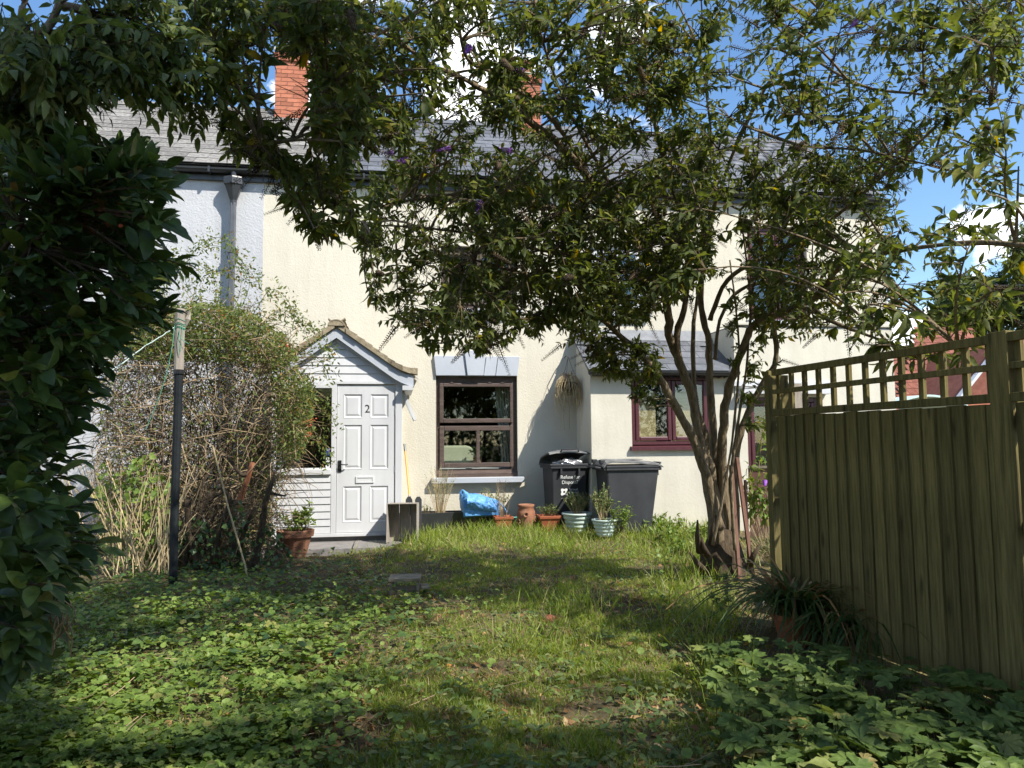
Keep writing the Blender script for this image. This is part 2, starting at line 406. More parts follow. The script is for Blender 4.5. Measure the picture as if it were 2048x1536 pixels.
def text(name, s, size, loc, m, parent, rotz=0.0, align='LEFT', ext=.0008):
    c = bpy.data.curves.new(name, 'FONT'); c.body = s; c.size = size; c.extrude = ext; c.align_x = align
    o = bpy.data.objects.new(name, c); COL.objects.link(o)
    bpy.context.view_layer.update()
    dg = bpy.context.evaluated_depsgraph_get()
    me = bpy.data.meshes.new_from_object(o.evaluated_get(dg))
    bpy.data.objects.remove(o); me.materials.clear(); me.materials.append(M[m])
    mt = Matrix.Translation(loc) @ Matrix.Rotation(rotz, 4, 'Z') @ Matrix.Rotation(R(90), 4, 'X')
    return place(name, me, mt, parent)

# ---- leaf templates: lie along +Y from the stalk, normal +Z, length 1
def tmpl_lance(wd=.3, fold=.12, droop=.12, prof=((.12, .55), (.3, .98), (.5, 1.0), (.72, .72), (.88, .36)), wave=.0):
    V = [(0, 0, 0)]; T = []; n = len(prof)
    for k, (y, w_) in enumerate(prof):
        hw = wd*.5*w_; z = -droop*y*y+.04*math.sin(3.1*y)
        wv = wave*hw*(1 if k % 2 else -1)
        V += [(-hw, y, z+fold*hw+wv), (0, y, z), (hw, y, z+fold*hw-wv)]
    V.append((0, 1, -droop*1.08)); e = len(V)-1
    T += [(0, 2, 1), (0, 3, 2)]
    for k in range(n-1):
        a = 1+3*k; T += [(a, a+1, a+4), (a, a+4, a+3), (a+1, a+2, a+5), (a+1, a+5, a+4)]
    a = 1+3*(n-1); T += [(a, a+1, e), (a+1, a+2, e)]
    return np.array(V), np.array(T)
T_BUD = tmpl_lance(.36, .38, .25, ((.2, .8), (.45, 1.0), (.76, .55)), .12)
T_LAU = tmpl_lance(.40, .30, .20, ((.1, .35), (.3, .8), (.52, 1.0), (.74, .88), (.9, .48)), .05)
T_LFT = tmpl_lance(.38, .3, .2, ((.3, 1.0), (.65, .78)))
T_IVY = tmpl_lance(.85, .2, .15, ((.2, 1.0), (.42, .72), (.62, .62)))
def tmpl_round(n=8, cup=.12):
    V = [(0, .0, 0)]; T = []
    for k in range(n):
        th = -math.pi/2+.35+(2*math.pi-.7)*k/(n-1)
        V.append((.5*math.cos(th), .5+.5*math.sin(th), cup*(.5 if k % 2 else 1.0)))
    V.append((0, .5, 0)); c = len(V)-1
    for k in range(1, n): T.append((c, k, k+1))
    T += [(c, n, 0), (c, 0, 1)]
    return np.array(V), np.array(T)
T_RND = tmpl_round()
def tmpl_palm(lob=7, seed=1):
    V = [(0, 0, 0)]; T = []
    rs = random.Random(seed)
    pts = []
    for k in range(lob):
        th = R(-115+230*k/(lob-1)); ln = (.62+.38*math.sin(math.pi*(k+.6)/(lob+.2)))*rs.uniform(.86, 1.08)
        for da, f in ((-18, .66), (-8, .92), (-3, .86), (2, 1.0), (8, .88), (18, .70)):
            da = da*7/lob; f = f*rs.uniform(.93, 1.06)
            a = th+R(da); r = ln*f
            pts.append((r*math.sin(a), r*math.cos(a), .10*r*(1 if abs(da) > 8 else .35)-.16*r*r))
        if k < lob-1:
            a = th+R(115/(lob-1)); r = rs.uniform(.38, .52)
            pts.append((r*math.sin(a), r*math.cos(a), .05))
    V += pts
    for k in range(1, len(V)-1): T.append((0, k+1, k))
    return np.array(V)*.55, np.array(T)
T_PALM = tmpl_palm(); T_PALM2 = tmpl_palm(5, 3); T_PALM3 = tmpl_palm(7, 8)
def tmpl_blade(seg=3, bend=.35):
    V = []; T = []
    for i in range(seg):
        t = i/seg; wdt = .5*(1-t*.65)
        V += [(-wdt, bend*t*t, t), (wdt, bend*t*t, t)]
    V.append((0, bend, 1-.08))
    for i in range(seg-1): a = 2*i; T += [(a, a+1, a+3), (a, a+3, a+2)]
    a = 2*(seg-1); T.append((a, a+1, a+2))
    return np.array(V), np.array(T)
T_BLD = tmpl_blade()
T_BLD2 = tmpl_blade(2, .3)

def frames(pos, d, nrm, scale):
    """(k,3,4): columns side, dir, normal"""
    d = d/np.linalg.norm(d, axis=1, keepdims=True)
    s = np.cross(d, nrm); ln = np.linalg.norm(s, axis=1, keepdims=True)
    bad = ln[:, 0] < 1e-3
    s[bad] = np.cross(d[bad], np.array([1., .3, .2])); ln = np.linalg.norm(s, axis=1, keepdims=True)
    s = s/ln; n = np.cross(s, d)
    sc_ = np.asarray(scale).reshape(-1, 1)
    A = np.stack([s*sc_, d*sc_, n*sc_, pos], axis=2)
    return A
def inst(tmpl, A):
    V, T = tmpl; k = len(A); n = len(V)
    W = np.einsum('kij,nj->kni', A[:, :, :3], V)+A[:, None, :, 3]
    TT = (T[None]+(np.arange(k)*n)[:, None, None]).reshape(-1, 3)
    return W.reshape(-1, 3), TT
def leaves(parent, tmpl, A, m, piece='leaf', mass='foliage', nparts=0):
    """the nearest leaves are pieces of their own, the rest one part"""
    A = np.asarray(A)
    if nparts:
        dist = np.linalg.norm(A[:, :, 3]-CAM, axis=1)
        q = (A[:, :, 3]-CAM); dep = q@CF; px = 1024+F*(q@CR)/dep; py = 768-F*(q@CU)/dep
        vis = (dep > .3) & (px > -30) & (px < 2080) & (py > -30) & (py < 1570)
        order = np.argsort(np.where(vis, dist, 1e6))
        near, far = order[:nparts], order[nparts:]
        me = raw_mesh(piece, tmpl[0], tmpl[1], m)
        for i in near:
            a = A[i]; place(piece, me, [[*a[0]], [*a[1]], [*a[2]], [0, 0, 0, 1]], parent)
    else: far = np.arange(len(A))
    if len(far):
        V, T = inst(tmpl, A[far])
        o = bpy.data.objects.new(mass, raw_mesh(mass, V, T, m)); link(o, parent); o['kind'] = 'stuff'
        return o
def merged(name, chunks, m, parent=None, kind=None):
    V = []; T = []; b = 0
    for v, t in chunks: V.append(v); T.append(t+b); b += len(v)
    o = bpy.data.objects.new(name, raw_mesh(name, np.concatenate(V), np.concatenate(T), m)); link(o, parent)
    if kind: o['kind'] = kind
    return o
def unit(v): v = np.asarray(v, float); return v/(np.linalg.norm(v)+1e-9)
def rv(s=1.0): return rng.normal(size=3)*s
def bez(a, b, c, n):
    t = np.linspace(0, 1, n)[:, None]; return (1-t)**2*a+2*t*(1-t)*b+t*t*c
def inpoly(px, py, poly):
    c = False; j = len(poly)-1
    for i in range(len(poly)):
        xi, yi = poly[i]; xj, yj = poly[j]
        if (yi > py) != (yj > py) and px < (xj-xi)*(py-yi)/(yj-yi)+xi: c = not c
        j = i
    return c
def sample_poly(poly, n):
    xs = [p[0] for p in poly]; ys = [p[1] for p in poly]; o = []
    while len(o) < n:
        x = rng.uniform(min(xs), max(xs)); y = rng.uniform(min(ys), max(ys))
        if inpoly(x, y, poly): o.append((x, y))
    return o

# ------------------------------------------------------------------ ground
def zg(x, y):
    x = np.asarray(x, float); y = np.asarray(y, float)
    z = .022*np.sin(1.7*x+.6)*np.cos(1.3*y)+.014*np.sin(3.9*x+2.1*y)+.012*np.cos(4.7*y-2.2*x)
    z = z+.10*np.exp(-((x-2.2)**2/2.2+(y-10.3)**2/.8))+.05*np.exp(-((x-1.0)**2/1.5+(y-9.6)**2/1.0))
    z = z+.07*np.exp(-((x-2.75)**2/.12+(y-9.5)**2/.12))
    z = z+.10*np.exp(-((x-3.2)**2/.35+(y-7.0)**2/.4))
    z = z*np.clip((26-np.hypot(x, y-6))/8, 0, 1)
    return z-.02
gx = np.unique(np.concatenate([np.linspace(-5, 8, 90), np.linspace(-14, 16, 40), [-600, -200, -80, -40, -22, 24, 40, 80, 200, 600]]))
gy = np.unique(np.concatenate([np.linspace(1.5, 11.5, 80), np.linspace(-8, 30, 50), [-300, -80, -30, -15, 45, 80, 200, 500, 900]]))
X, Y = np.meshgrid(gx, gy, indexing='ij')
V = np.stack([X, Y, zg(X, Y)], -1).reshape(-1, 3); nx, ny = X.shape
ii, jj = np.meshgrid(np.arange(nx-1), np.arange(ny-1), indexing='ij'); a = (ii*ny+jj).ravel()
T = np.concatenate([np.stack([a, a+ny, a+ny+1], 1), np.stack([a, a+ny+1, a+1], 1)])
m = mat('ground', (.05, .040, .024), .95, .1, .25, 2.2, (.15, .125, .068), bump=1.0, bscale=35, detail=12)
ground = bpy.data.objects.new('ground', raw_mesh('ground', V, T, 'ground', True)); link(ground); tag(ground, kind='structure')

# paving strip in front of the porch: separate slabs
path = thing('paved_path', 'grey concrete paving in front of the white porch', 'path', (-.7, 9.75, 0)); path['kind'] = 'structure'
del path['category']
for i in range(4):
    x0 = -1.75+i*.62
    box('paving_slab', 'paving', path, x0, x0+.60, 9.42+.02*(i % 2), 10.08, -.06, .035+.004*(i % 3), bevel=.006)

# ------------------------------------------------------------------ houses
YW = 11.2; XJ = -1.94; XE = 8.2; EAVE = 5.42; RY, RZ = 13.5, 7.33
white_house = thing('white_house', 'white rendered terraced house on the left with weathered grey slate roof', 'house', (-5.5, YW, 0))
cream_house = thing('cream_house', 'cream rendered terraced house with brown sash window and dark slate roof', 'house', (3, YW, 0))
def xz(px, py, Y=YW): p = at(px, py, Y); return p[0], p[2]
WX0, WX1, WZ0, WZ1 = .61, 1.855, .80, 2.335            # ground-floor window
u1 = xz(882, 470); u2 = xz(1035, 620)
UW = [(u1[0], u2[0], u2[1], 4.35)]
r1 = xz(1500, 640); r2 = xz(1612, 455)
UW.append((r1[0], r2[0], r1[1], r2[1]))
UW.append((3.05, 3.95, 3.35, 4.45))
GPX0, GPX1 = -1.32, -.92
wall_holes(-9, XJ, -.2, EAVE, YW, YW+.28, []).build('wall', 'white_render', white_house)
wall_holes(XJ, XE, -.2, EAVE, YW+.012, YW+.28, [(WX0, WX1, WZ0, WZ1)]+UW).build('wall', 'cream', cream_house)
box('end_wall', 'cream', cream_house, XE-.25, XE, YW+.29, 15.6, -.2, EAVE)
box('gable', 'cream', cream_house, XE-.24, XE-.01, YW+.3, 15.6, EAVE, EAVE+.02)
MB().add([(XE-.02, YW+.1, EAVE), (XE-.02, 15.8, EAVE), (XE-.02, RY, RZ-.05)], [(0, 1, 2)]).build('gable_end', 'cream', cream_house)
for h, x0, x1 in ((white_house, -9, XJ), (cream_house, XJ+.005, XE)):
    wm = 'white_render' if h is white_house else 'cream'
    box('rear_wall', wm, h, x0, x1, 15.7, 15.9, -.2, EAVE)
    sm = 'slate_old' if h is white_house else 'slate_new'
    MB().add([(x0, YW-.15, EAVE-.03), (x1, YW-.15, EAVE-.03), (x1, RY, RZ-.04), (x0, RY, RZ-.04), (x0, 15.95, EAVE-.03), (x1, 15.95, EAVE-.03)],
             [(0, 1, 2, 3), (3, 2, 5, 4)]).build('roof', sm, h)
# slates: overlapping courses
def slates(h, x0, x1, m, focus, nparts=300):
    slope = math.atan2(RZ-EAVE, RY-(YW-.15)); Ls = math.hypot(RZ-EAVE, RY-(YW-.15)); n = 14; g = Ls/n
    me = MB().box(0, .295, 0, g*1.25, 0, .009); bm = bpy.data.meshes.new('slate'); bm.from_pydata(me.v, [], me.f); bm.update(); bm.materials.append(M[m])
    items = []
    for j in range(n):
        x = x0-(.15 if j % 2 else 0)
        while x < x1-.05:
            s = j*g; items.append((x, YW-.17+s*math.cos(slope), EAVE-.015+s*math.sin(slope))); x += .30
    items = [i for i in items if i[0] > x0-.01 and i[0] < x1-.28]
    items.sort(key=lambda p: abs(p[0]-focus[0])*.6+abs(p[1]-focus[1])*.4)
    ch = []
    bv = np.array(me.v); bt = np.array([t for f in me.f for t in ((f[0], f[1], f[2]), (f[0], f[2], f[3]))])
    for k, p in enumerate(items):
        tilt = slope-.03+random.uniform(-.006, .006); rz = random.uniform(-.012, .012)
        mt = Matrix.Translation((p[0], p[1], p[2]+random.uniform(0, .006))) @ Matrix.Rotation(rz, 4, 'Z') @ Matrix.Rotation(tilt, 4, 'X')
        if k < nparts: place('slate', bm, mt, h)
        else:
            A = np.array(mt); ch.append((bv@A[:3, :3].T+A[:3, 3], bt))
    if ch: merged('slates', ch, m, h, 'stuff')
slates(white_house, -8.9, XJ+.9, 'slate_old', (-3.8, 12.3))
slates(cream_house, XJ+.92, XE, 'slate_new', (-.4, 11.3))
def ridge(h, x0, x1, m):
    x = x0
    while x < x1-.1:
        e = min(x+.44, x1)
        MB().add([(x, RY-.16, RZ-.09), (e, RY-.16, RZ-.09), (e, RY-.05, RZ+.035), (x, RY-.05, RZ+.035), (e, RY+.05, RZ+.035), (x, RY+.05, RZ+.035), (e, RY+.16, RZ-.09), (x, RY+.16, RZ-.09)],
                 [(0, 1, 2, 3), (3, 2, 4, 5), (5, 4, 6, 7), (0, 3, 5, 7), (1, 6, 4, 2)]).build('ridge_tile', m, h)
        x += .45
ridge(white_house, -8.9, XJ, 'slate_old'); ridge(cream_house, XJ, XE, 'slate_new')
# gutter and fascia
def halfgutter(h, x0, x1):
    box('fascia', 'black_plastic', h, x0, x1, YW-.05, YW-.02, EAVE-.22, EAVE-.04)
    mb = MB(); n = 8; V = []; Fs = []
    for x in (x0, x1):
        for rr in (.062, .055):
            for k in range(n+1):
                th = math.pi+math.pi*k/n; V.append((x, YW-.125+rr*math.cos(th), EAVE-.075+rr*math.sin(th)))
    q = n+1
    for k in range(n):
        Fs += [(k, k+1, 2*q+k+1, 2*q+k), (q+k, 3*q+k, 3*q+k+1, q+k+1)]
    Fs += [(0, 2*q, 3*q, q), (n, q+n, 3*q+n, 2*q+n)]
    mb.add(V, Fs); g = mb.build('gutter', 'black_plastic', h)
    x = x0+.5
    while x < x1: MB().box(x, x+.03, YW-.19, YW-.05, EAVE-.145, EAVE-.06).build('bracket', 'black_plastic', g); x += .95
halfgutter(white_house, -8.9, XJ-.01); halfgutter(cream_house, XJ, XE+.02)
# hopper and downpipe on the white house
hx = -2.345
hp = MB(); n = 6; V = []
for r_, z_ in ((.14, 5.22), (.15, 5.20), (.15, 5.11), (.13, 5.09), (.055, 4.88), (.05, 4.80)):
    for k in range(n): th = 2*math.pi*k/n+R(30); V.append((hx+r_*math.cos(th), YW-.13+r_*.75*math.sin(th), z_))
hp.add(V, [(i*n+k, i*n+(k+1) % n, (i+1)*n+(k+1) % n, (i+1)*n+k)[::-1] for i in range(5) for k in range(n)]+[tuple(range(n))])
hp.build('rain_hopper', 'black_plastic', white_house)
MB().tube([(hx, YW-.13, 5.30), (hx, YW-.13, 5.15)], .04, 10).build('outlet', 'black_plastic', white_house)
dp = MB().box(hx-.038, hx+.038, YW-.165, YW-.09, 0.0, 4.84).build('downpipe', 'pipe_grey', white_house, bevel=.012)
for z in (4.1, 2.6, 1.1): MB().box(hx-.06, hx+.06, YW-.175, YW-.003, z, z+.06).build('pipe_clip', 'pipe_grey', dp)

# chimneys, every brick a piece
def chimney(h, x0, x1, y0, y1, z0, z1, m, name='chimney'):
    c = box(name, 'mortar', h, x0+.012, x1-.012, y0+.012, y1-.012, z0, z1-.02)
    mm = {}
    def bmesh_(l):
        k = round(l, 3)
        if k not in mm:
            b = MB().box(0, k, -.05, .05, 0, .065); me = bpy.data.meshes.new('brick'); me.from_pydata(b.v, [], b.f); me.update(); me.materials.append(M[m]); mm[k] = me
        return mm[k]
    z = z0; j = 0
    while z < z1-.06:
        out_ = .03 if z > z1-.24 else 0.0
        for (ax, ay, bx_, by_, rot) in ((x0-out_, y0-out_, x1+out_, y0-out_, 0), (x0-out_, y1+out_, x0-out_, y0-out_, -90), (x1+out_, y0-out_, x1+out_, y1+out_, 90)):
            Lw = math.hypot(bx_-ax, by_-ay); s = 0.0; first = True
            while s < Lw-.02:
                l = .215 if not (first and j % 2) else .105
                l = min(l, Lw-s); first = False
                u = np.array([math.cos(R(rot)), math.sin(R(rot))]); px_, py_ = ax+u[0]*s, ay+u[1]*s
                nrm = np.array([u[1], -u[0]])
                mt = Matrix.Translation((px_-nrm[0]*.05, py_-nrm[1]*.05, z+random.uniform(-.002, .002))) @ Matrix.Rotation(R(rot), 4, 'Z')
                place('brick', bmesh_(max(.03, l-.01)), mt, c); s += l
        z += .075; j += 1
    box('flaunching', 'mortar', c, x0-.02, x1+.02, y0-.02, y1+.02, z1-.02, z1+.03)
    return c
chimney(white_house, -2.13, -1.62, RY-.3, RY+.3, 6.95, 8.36, 'brick')
c2 = at(1035, 240, RY); c3 = at(1075, 165, RY)
ch2 = chimney(cream_house, c2[0], c3[0], RY-.3, RY+.3, 7.0, c3[2], 'brick')
MB().lathe([(.11, 0), (.10, .3), (.12, .32), (.11, .36), (.07, .36)], (c2[0]+.2, RY, c3[2]+.03), 12).build('chimney_pot', 'terracotta', ch2)
# TV aerial
aer = thing('tv_aerial', 'thin metal television aerial on the roof ridge behind the tree', 'aerial', (3.3, RY, RZ))
MB().tube([(3.3, RY, RZ-.1), (3.3, RY, RZ+1.1)], .015, 6).build('mast', 'lead', aer)
MB().tube([(2.9, RY-.1, RZ+1.0), (3.7, RY+.1, RZ+1.02)], .009, 5).build('boom', 'lead', aer)
for k in range(8):
    x = 2.92+k*.1; MB().tube([(x, RY-.1+k*.025, RZ+.85), (x, RY-.1+k*.025, RZ+1.17)], .005, 4).build('element', 'lead', aer)

# ---- ground floor window
def pane(name, parent, x0, x1, y, z0, z1): return MB().add([(x0, y, z0), (x1, y, z0), (x1, y, z1), (x0, y, z1), (x0, y+.006, z0), (x1, y+.006, z0), (x1, y+.006, z1), (x0, y+.006, z1)],
    [(0, 1, 2, 3), (7, 6, 5, 4), (0, 4, 5, 1), (3, 2, 6, 7), (0, 3, 7, 4), (1, 5, 6, 2)]).build(name, 'glass', parent)
yf = YW+.07
win = MB().frame(WX0, WX1, WZ0+.07, WZ1, yf, yf+.12, (.06, .10, .05, .12)).build('sash_window', 'brown_wood', cream_house, bevel=.004)
MB().add([(WX0+.0, yf-.055, WZ0), (WX1, yf-.055, WZ0), (WX1, yf+.11, WZ0), (WX0, yf+.11, WZ0), (WX0, yf-.055, WZ0+.055), (WX1, yf-.055, WZ0+.055), (WX1, yf-.002, WZ0+.10), (WX0, yf-.002, WZ0+.10)],
         [(0, 1, 5, 4), (4, 5, 6, 7), (0, 3, 2, 1), (1, 2, 6, 5), (0, 4, 7, 3), (3, 7, 6, 2)]).build('timber_sill', 'brown_wood', win)
wx0, wx1 = WX0+.055, WX1-.07
up = MB().frame(wx0, wx1, 1.62, 2.225, yf-.045, yf+.02, (.06, .04, .065, .055)).build('upper_sash', 'brown_wood', win, bevel=.008)
pane('pane', up, wx0+.05, wx1-.03, yf-.01, 1.66, 2.19)
lo = MB().frame(wx0, wx1, .945, 1.575, yf-.03, yf+.035, (.07, .045, .07, .075))
lo.box((wx0+wx1)/2-.002, (wx0+wx1)/2+.05, yf-.028, yf+.033, 1.01, 1.51)
lo = lo.build('lower_sash', 'brown_wood', win, bevel=.008)
pane('pane', lo, wx0+.06, (wx0+wx1)/2+.0, yf, 1.0, 1.52); pane('pane', lo, (wx0+wx1)/2+.045, wx1-.035, yf, 1.0, 1.52)
for x in (WX0+.24, WX0+.50, WX0+.82, WX0+1.02): MB().add([(x-.035, yf-.05, 2.225), (x+.035, yf-.05, 2.225), (x, yf-.05, 2.25), (x-.035, yf-.02, 2.225), (x+.035, yf-.02, 2.225), (x, yf-.02, 2.25)], [(0, 1, 2), (5, 4, 3), (0, 2, 5, 3), (1, 4, 5, 2)]).build('bead', 'brown_wood', up)
# lintel of four painted blocks with a raised keystone
def block(poly, y0, nm='lintel_block'): return MB().prism(poly, y0, YW+.005).build(nm, 'grey_paint', cream_house, bevel=.006)
zb, zt = WZ1, 2.635
block([(WX0-.0, zb), (1.075, zb), (1.045, zt), (.575, zt)], YW-.035)
block([(1.083, zb), (1.325, zb), (1.37, zt+.085), (1.035, zt+.085)], YW-.065, 'keystone')
block([(1.333, zb), (1.51, zb), (1.55, zt), (1.375, zt)], YW-.035)
block([(1.518, zb), (WX1, zb), (1.895, zt), (1.558, zt)], YW-.03)
box('stone_sill', 'grey_paint', cream_house, WX0-.07, WX1+.08, YW-.10, YW+.07, WZ0-.085, WZ0-.002, bevel=.008)
# room behind the window
room = thing('living_room', 'dim room behind the brown sash window', 'room', (1.2, 13, .5)); room['kind'] = 'structure'; del room['category']
RX0, RX1, RZ0, RZ1, RY1 = -.6, 3.2, .15, 2.65, 14.8
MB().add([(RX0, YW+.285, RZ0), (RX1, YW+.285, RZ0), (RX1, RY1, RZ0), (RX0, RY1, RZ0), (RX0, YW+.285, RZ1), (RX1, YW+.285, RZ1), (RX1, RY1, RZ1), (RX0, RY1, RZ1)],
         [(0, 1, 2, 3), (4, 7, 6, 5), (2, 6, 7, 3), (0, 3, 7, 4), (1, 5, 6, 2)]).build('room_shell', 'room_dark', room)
for k in range(4): box('shelf', 'room_wall', room, -.3, 1.05, 14.3, 14.78, 1.2+k*.33, 1.24+k*.33)
cu = MB(); n = 40; V = []; Fs = []
for i in range(n+1):
    x = 1.58+.30*i/n; y = YW+.34+.025*math.sin(i*1.1)
    for j, z in enumerate((.4, 1.1, 1.8, 2.5)):
        V.append((x+(.10*(1-abs(z-2.5)/1.5) if False else 0)+(.06 if z < 1.2 else -.06*(z-1.8)), y, z))
for i in range(n):
    for j in range(3): Fs.append((i*4+j, (i+1)*4+j, (i+1)*4+j+1, i*4+j+1))
cur = cu.add(V, Fs).build('curtain', 'curtain', None, smooth=True); tag(cur, 'beige curtain hanging at the right inside the brown sash window', 'curtain')
arm = thing('armchair', 'beige armchair back seen through the lower left window pane', 'armchair', (.95, 11.9, .15))
MB().prism([(.64, .45), (1.24, .45), (1.24, 1.18), (1.20, 1.25), (1.12, 1.275), (.76, 1.275), (.68, 1.25), (.64, 1.18)], 11.72, 11.90).build('backrest', 'chair_fabric', arm, smooth=False, bevel=.03)
box('seat', 'chair_fabric', arm, .62, 1.26, 11.9, 12.5, .35, .6, bevel=.04)
for x in (.55, 1.22): box('armrest', 'chair_fabric', arm, x, x+.12, 11.85, 12.5, .3, .8, bevel=.04)
for x in (.6, 1.24):
    for y in (11.8, 12.4): box('leg', 'brown_wood', arm, x, x+.05, y, y+.05, .15, .32)

# ---- leafy helper for small plants
def bush(parent, c, rad, hgt, nstem, nleaf, size, lm, tm='twig', tmpl=T_LFT, up=.6, stemr=.003, name='foliage', spread=1.0, low=.15):
    c = np.array(c, float); A = []; mb = MB()
    for i in range(nstem):
        th = rng.uniform(0, 2*math.pi); rr = rad*math.sqrt(rng.uniform(0, 1))
        tip = c+np.array([rr*math.cos(th), rr*math.sin(th), hgt*rng.uniform(.55, 1.0)*(1-.25*(rr/rad)**2)])
        base = c+np.array([.25*rr*math.cos(th)*spread, .25*rr*math.sin(th)*spread, 0])
        P = bez(base, base*.5+tip*.5+np.array([0, 0, hgt*.15])+rv(.02), tip, 6)
        mb.tube(P, list(np.linspace(stemr, stemr*.4, 6)), 3, False)
        k = max(1, nleaf//nstem)
        for q in range(k):
            t = rng.uniform(low, 1)**.8; p = P[min(5, int(t*5))]*(1-(t*5) % 1)+P[min(5, int(t*5)+1)]*((t*5) % 1)
            d = unit(rv())+np.array([0, 0, up]); A.append((p, d))
    mb.build('stem', tm, parent)
    pos = np.array([a[0] for a in A]); d = np.array([a[1] for a in A])
    nr = rng.normal(size=d.shape)*.5+np.array([0, 0, 1])
    return leaves(parent, tmpl, frames(pos, d, nr, size*rng.uniform(.6, 1.2, len(A))), lm, mass=name)

hp_ = thing('potted_houseplant', 'green houseplant in a pot on the inside window ledge', 'houseplant', (1.28, 11.62, .93))
MB().lathe([(.05, 0), (.065, .12), (.07, .12), (.07, .135), (.06, .135), (.0, .11)], (1.28, 11.60, .95), 14).build('pot', 'terracotta', hp_)
bush(hp_, (1.28, 11.60, 1.06), .15, .22, 14, 90, .075, 'herb_leaf')
box('window_board', 'white_paint', cream_house, WX0+.01, WX1-.01, YW+.2, YW+.45, .90, .93)

# ---- upper windows
def casement(parent, x0, x1, z0, z1, m, y, cols=2, nm='casement_window', fw=.055):
    o = MB().frame(x0, x1, z0, z1, y, y+.08, fw).build(nm, m, parent, bevel=.005)
    wd = (x1-x0-2*fw)/cols
    for i in range(cols):
        a = x0+fw+i*wd; b = a+wd
        s = MB().frame(a+.004, b-.004, z0+fw+.004, z1-fw-.004, y-.015, y+.05, .06).build('sash', m, o, bevel=.012)
        pane('pane', s, a+.055, b-.055, y+.01, z0+fw+.055, z1-fw-.055)
    return o
for i, (a, b, c, d) in enumerate(UW):
    mm_ = ['brown_wood', 'burgundy', 'white_paint'][i]
    wn = casement(cream_house, a+.01, b-.01, c+.01, d-.01, mm_, YW+.09)
    box('sill', 'grey_paint', wn, a-.06, b+.06, YW-.08, YW+.085, c-.08, c-.003, bevel=.006)
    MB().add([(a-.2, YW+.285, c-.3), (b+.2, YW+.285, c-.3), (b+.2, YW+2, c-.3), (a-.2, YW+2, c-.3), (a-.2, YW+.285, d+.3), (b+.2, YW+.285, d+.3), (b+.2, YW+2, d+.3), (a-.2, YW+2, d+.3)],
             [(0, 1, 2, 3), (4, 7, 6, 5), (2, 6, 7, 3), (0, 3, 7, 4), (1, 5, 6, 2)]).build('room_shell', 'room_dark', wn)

# ------------------------------------------------------------------ lean-to extension and flat-roofed extension
YE = 10.35; LX0, LX1 = 2.79, 5.0
lean = thing('lean_to_extension', 'cream lean-to extension with slate roof and burgundy window behind the tree', 'extension', (3.9, YE, 0))
EW = (3.395, 4.63, 1.235, 2.27)
wall_holes(LX0, LX1-.004, -.2, 2.30, YE, YE+.2, [EW]).build('wall', 'cream2', lean)
MB().prism([(YE, -.2)], 0, 0) if False else None
# side wall with sloping top (towards the porch)
MB().add([(LX0-.004, YE+.001, -.2), (LX0-.004, YW+.01, -.2), (LX0-.004, YW+.01, 2.95), (LX0-.004, YE+.001, 2.33), (LX0+.2, YE+.2, -.2), (LX0+.2, YW+.01, -.2), (LX0+.2, YW+.01, 2.95), (LX0+.2, YE+.2, 2.47)],
         [(0, 3, 2, 1), (4, 5, 6, 7), (3, 7, 6, 2), (0, 4, 7, 3)]).build('side_wall', 'cream2', lean)
sl = math.atan2(2.98-2.36, YW-(YE-.13))
MB().add([(LX0-.05, YE-.12, 2.33), (LX1, YE-.12, 2.33), (LX1, YW, 2.955), (LX0-.05, YW, 2.955), (LX0-.05, YE-.12, 2.29), (LX1, YE-.12, 2.29), (LX1, YW, 2.915), (LX0-.05, YW, 2.915)],
         [(0, 1, 2, 3), (7, 6, 5, 4), (0, 3, 7, 4), (0, 4, 5, 1)]).build('roof', 'slate_new', lean)
b = MB().box(0, .30, 0, .26, 0, .01); sme = bpy.data.meshes.new('slate'); sme.from_pydata(b.v, [], b.f); sme.update(); sme.materials.append(M['slate_new'])
for j in range(5):
    x = LX0-.06+(.16 if j % 2 else 0)
    while x < LX1-.3:
        s_ = j*.215
        place('slate', sme, Matrix.Translation((x, YE-.15+s_*math.cos(sl), 2.335+s_*math.sin(sl))) @ Matrix.Rotation(sl-.03, 4, 'X'), lean); x += .305
MB().add([(LX0-.06, YW-.14, 2.90), (LX1, YW-.14, 2.90), (LX1, YW-.001, 3.08), (LX0-.06, YW-.001, 3.08), (LX0-.06, YW-.14, 2.89), (LX1, YW-.14, 2.89)], [(0, 1, 2, 3), (0, 4, 5, 1)]).build('flashing', 'lead', lean)
g = MB(); V = []; Fs = []; n = 8
for x in (LX0-.06, LX1):
    for k in range(n+1): th = math.pi+math.pi*k/n; V.append((x, YE-.15+.055*math.cos(th), 2.325+.06*math.sin(th)))
for k in range(n): Fs.append((k, k+1, n+1+k+1, n+1+k))
g.add(V, Fs).build('gutter', 'black_plastic', lean)
box('fascia', 'black_plastic', lean, LX0+.0, LX1, YE-.09, YE-.004, 2.262, 2.36)
